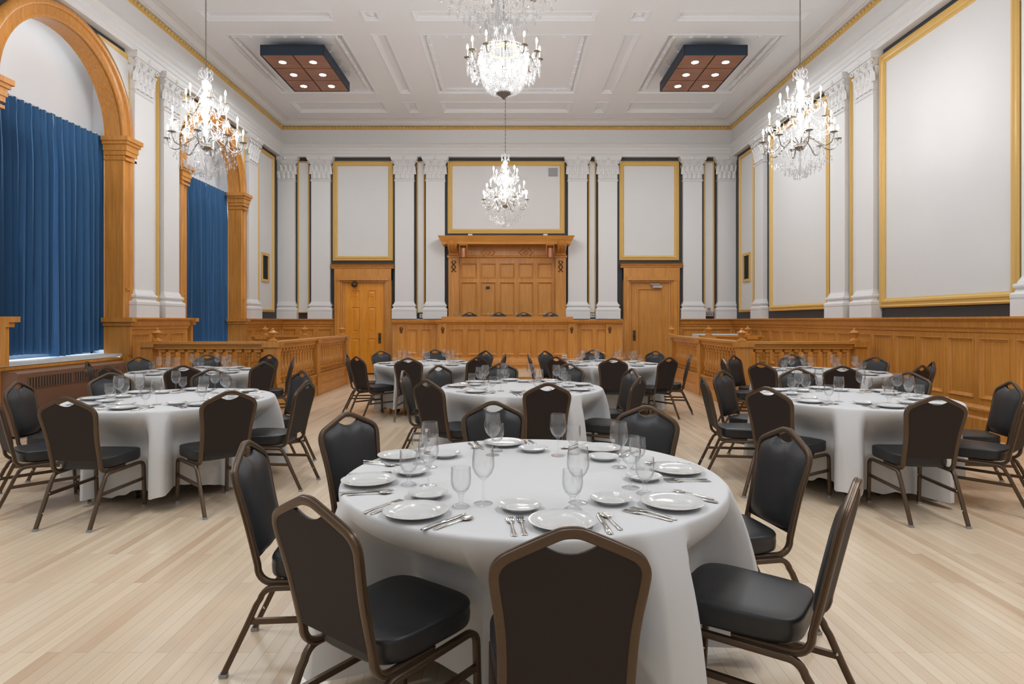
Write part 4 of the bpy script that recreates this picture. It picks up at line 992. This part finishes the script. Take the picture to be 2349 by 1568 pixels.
# ------------------------------------------------------------------ panel ceiling lights with six lamps
def make_lightbox(loc, label):
    root = thing('ceiling_light', label, 'ceiling light', loc, 0, 'six-lamp ceiling lights'); w, l, h = .615, .95, .20
    mb = MB(); t = .012
    mb.box(-w, w, -l, -l + t, 0, h); mb.box(-w, w, l - t, l, 0, h); mb.box(-w, -w + t, -l, l, 0, h); mb.box(w - t, w, -l, l, 0, h); mb.box(-w, w, -l, l, h - t, h); mb.build('housing', NAVY, root)
    for i in range(2):
        for j in range(3):
            x0, x1 = -w + t + i * (w - t), -w + t + (i + 1) * (w - t); y0, y1 = -l + t + j * (2 * (l - t) / 3), -l + t + (j + 1) * (2 * (l - t) / 3)
            mb = MB(); mb.box(x0 + .014, x1 - .014, y0 + .014, y1 - .014, .005, .02); p = mb.build('panel', CHERRY, root)
            cx, cy = (x0 + x1) / 2, (y0 + y1) / 2
            mb = MB(); mb.lathe([(.078, .005), (.078, -.004), (.066, -.006), (.066, .004)], 24, (cx, cy, 0)); mb.build('lamp_rim', PLAST, p)
            mb = MB(); mb.lathe([(.001, -.002), (.066, -.002)], 24, (cx, cy, 0)); mb.build('lamp', LED, p)
    mb = MB(); mb.box(-w + t, w - t, -l + t, l - t, .02, .024); mb.build('backing', BLACK, root)
    for sx in (-1, 1):
        for y in (-.6, .1, .7): mb = MB(); mb.tube([(sx * (w - .02), y, h), (sx * (w + .06), y, h + .05), (sx * (w + .06), y, ZC + .055 - loc[2])], .012); mb.build('hanger', PLAST, root)
    return root
lb = make_lightbox((3.955, 12.85, 6.56), 'navy-edged wooden light panel with six round lamps over the right side')
dup(lb, (-4.19, 12.85, 6.56), 0, 'navy-edged wooden light panel with six round lamps over the left side')
for x, y in ((3.955, 4.0), (-4.19, 4.0), (3.955, .6), (-4.19, .6)): dup(lb, (x, y, 6.56), 0, 'unseen six-lamp light panel added to brighten the near part of the hall', 'unseen added light panels over the near part of the hall')  # out-of-view panels added to light the near hall

# ------------------------------------------------------------------ world, camera
w = bpy.data.worlds.new('daylight'); SC.world = w; w.use_nodes = True; bg = w.node_tree.nodes['Background']
bg.inputs[0].default_value = (.85, .93, 1, 1); bg.inputs[1].default_value = 3.0
cd = bpy.data.cameras.new('camera'); cam = bpy.data.objects.new('camera', cd); COL.objects.link(cam)
cam.location = (0, 0, H); cam.rotation_euler = (pi / 2, 0, 0)
cd.sensor_width = 36; cd.sensor_fit = 'HORIZONTAL'; cd.lens = F / 2349 * 36; cd.shift_x = (1174.5 - PX) / 2349; cd.shift_y = -(784 - PY) / 2349
cd.clip_start = .05; cd.clip_end = 100
SC.camera = cam
SC.view_settings.view_transform = 'Standard'; SC.view_settings.look = 'None'; SC.view_settings.gamma = 1; SC.view_settings.use_curve_mapping = False
SC.view_settings.exposure = 1.17
cy = SC.cycles; cy.use_denoising = True; cy.max_bounces = 8; cy.diffuse_bounces = 3; cy.glossy_bounces = 3; cy.transparent_max_bounces = 14; cy.use_light_tree = False; cy.use_adaptive_sampling = True; cy.adaptive_threshold = .06; cy.sample_clamp_indirect = 6; cy.caustics_reflective = False; cy.caustics_refractive = False
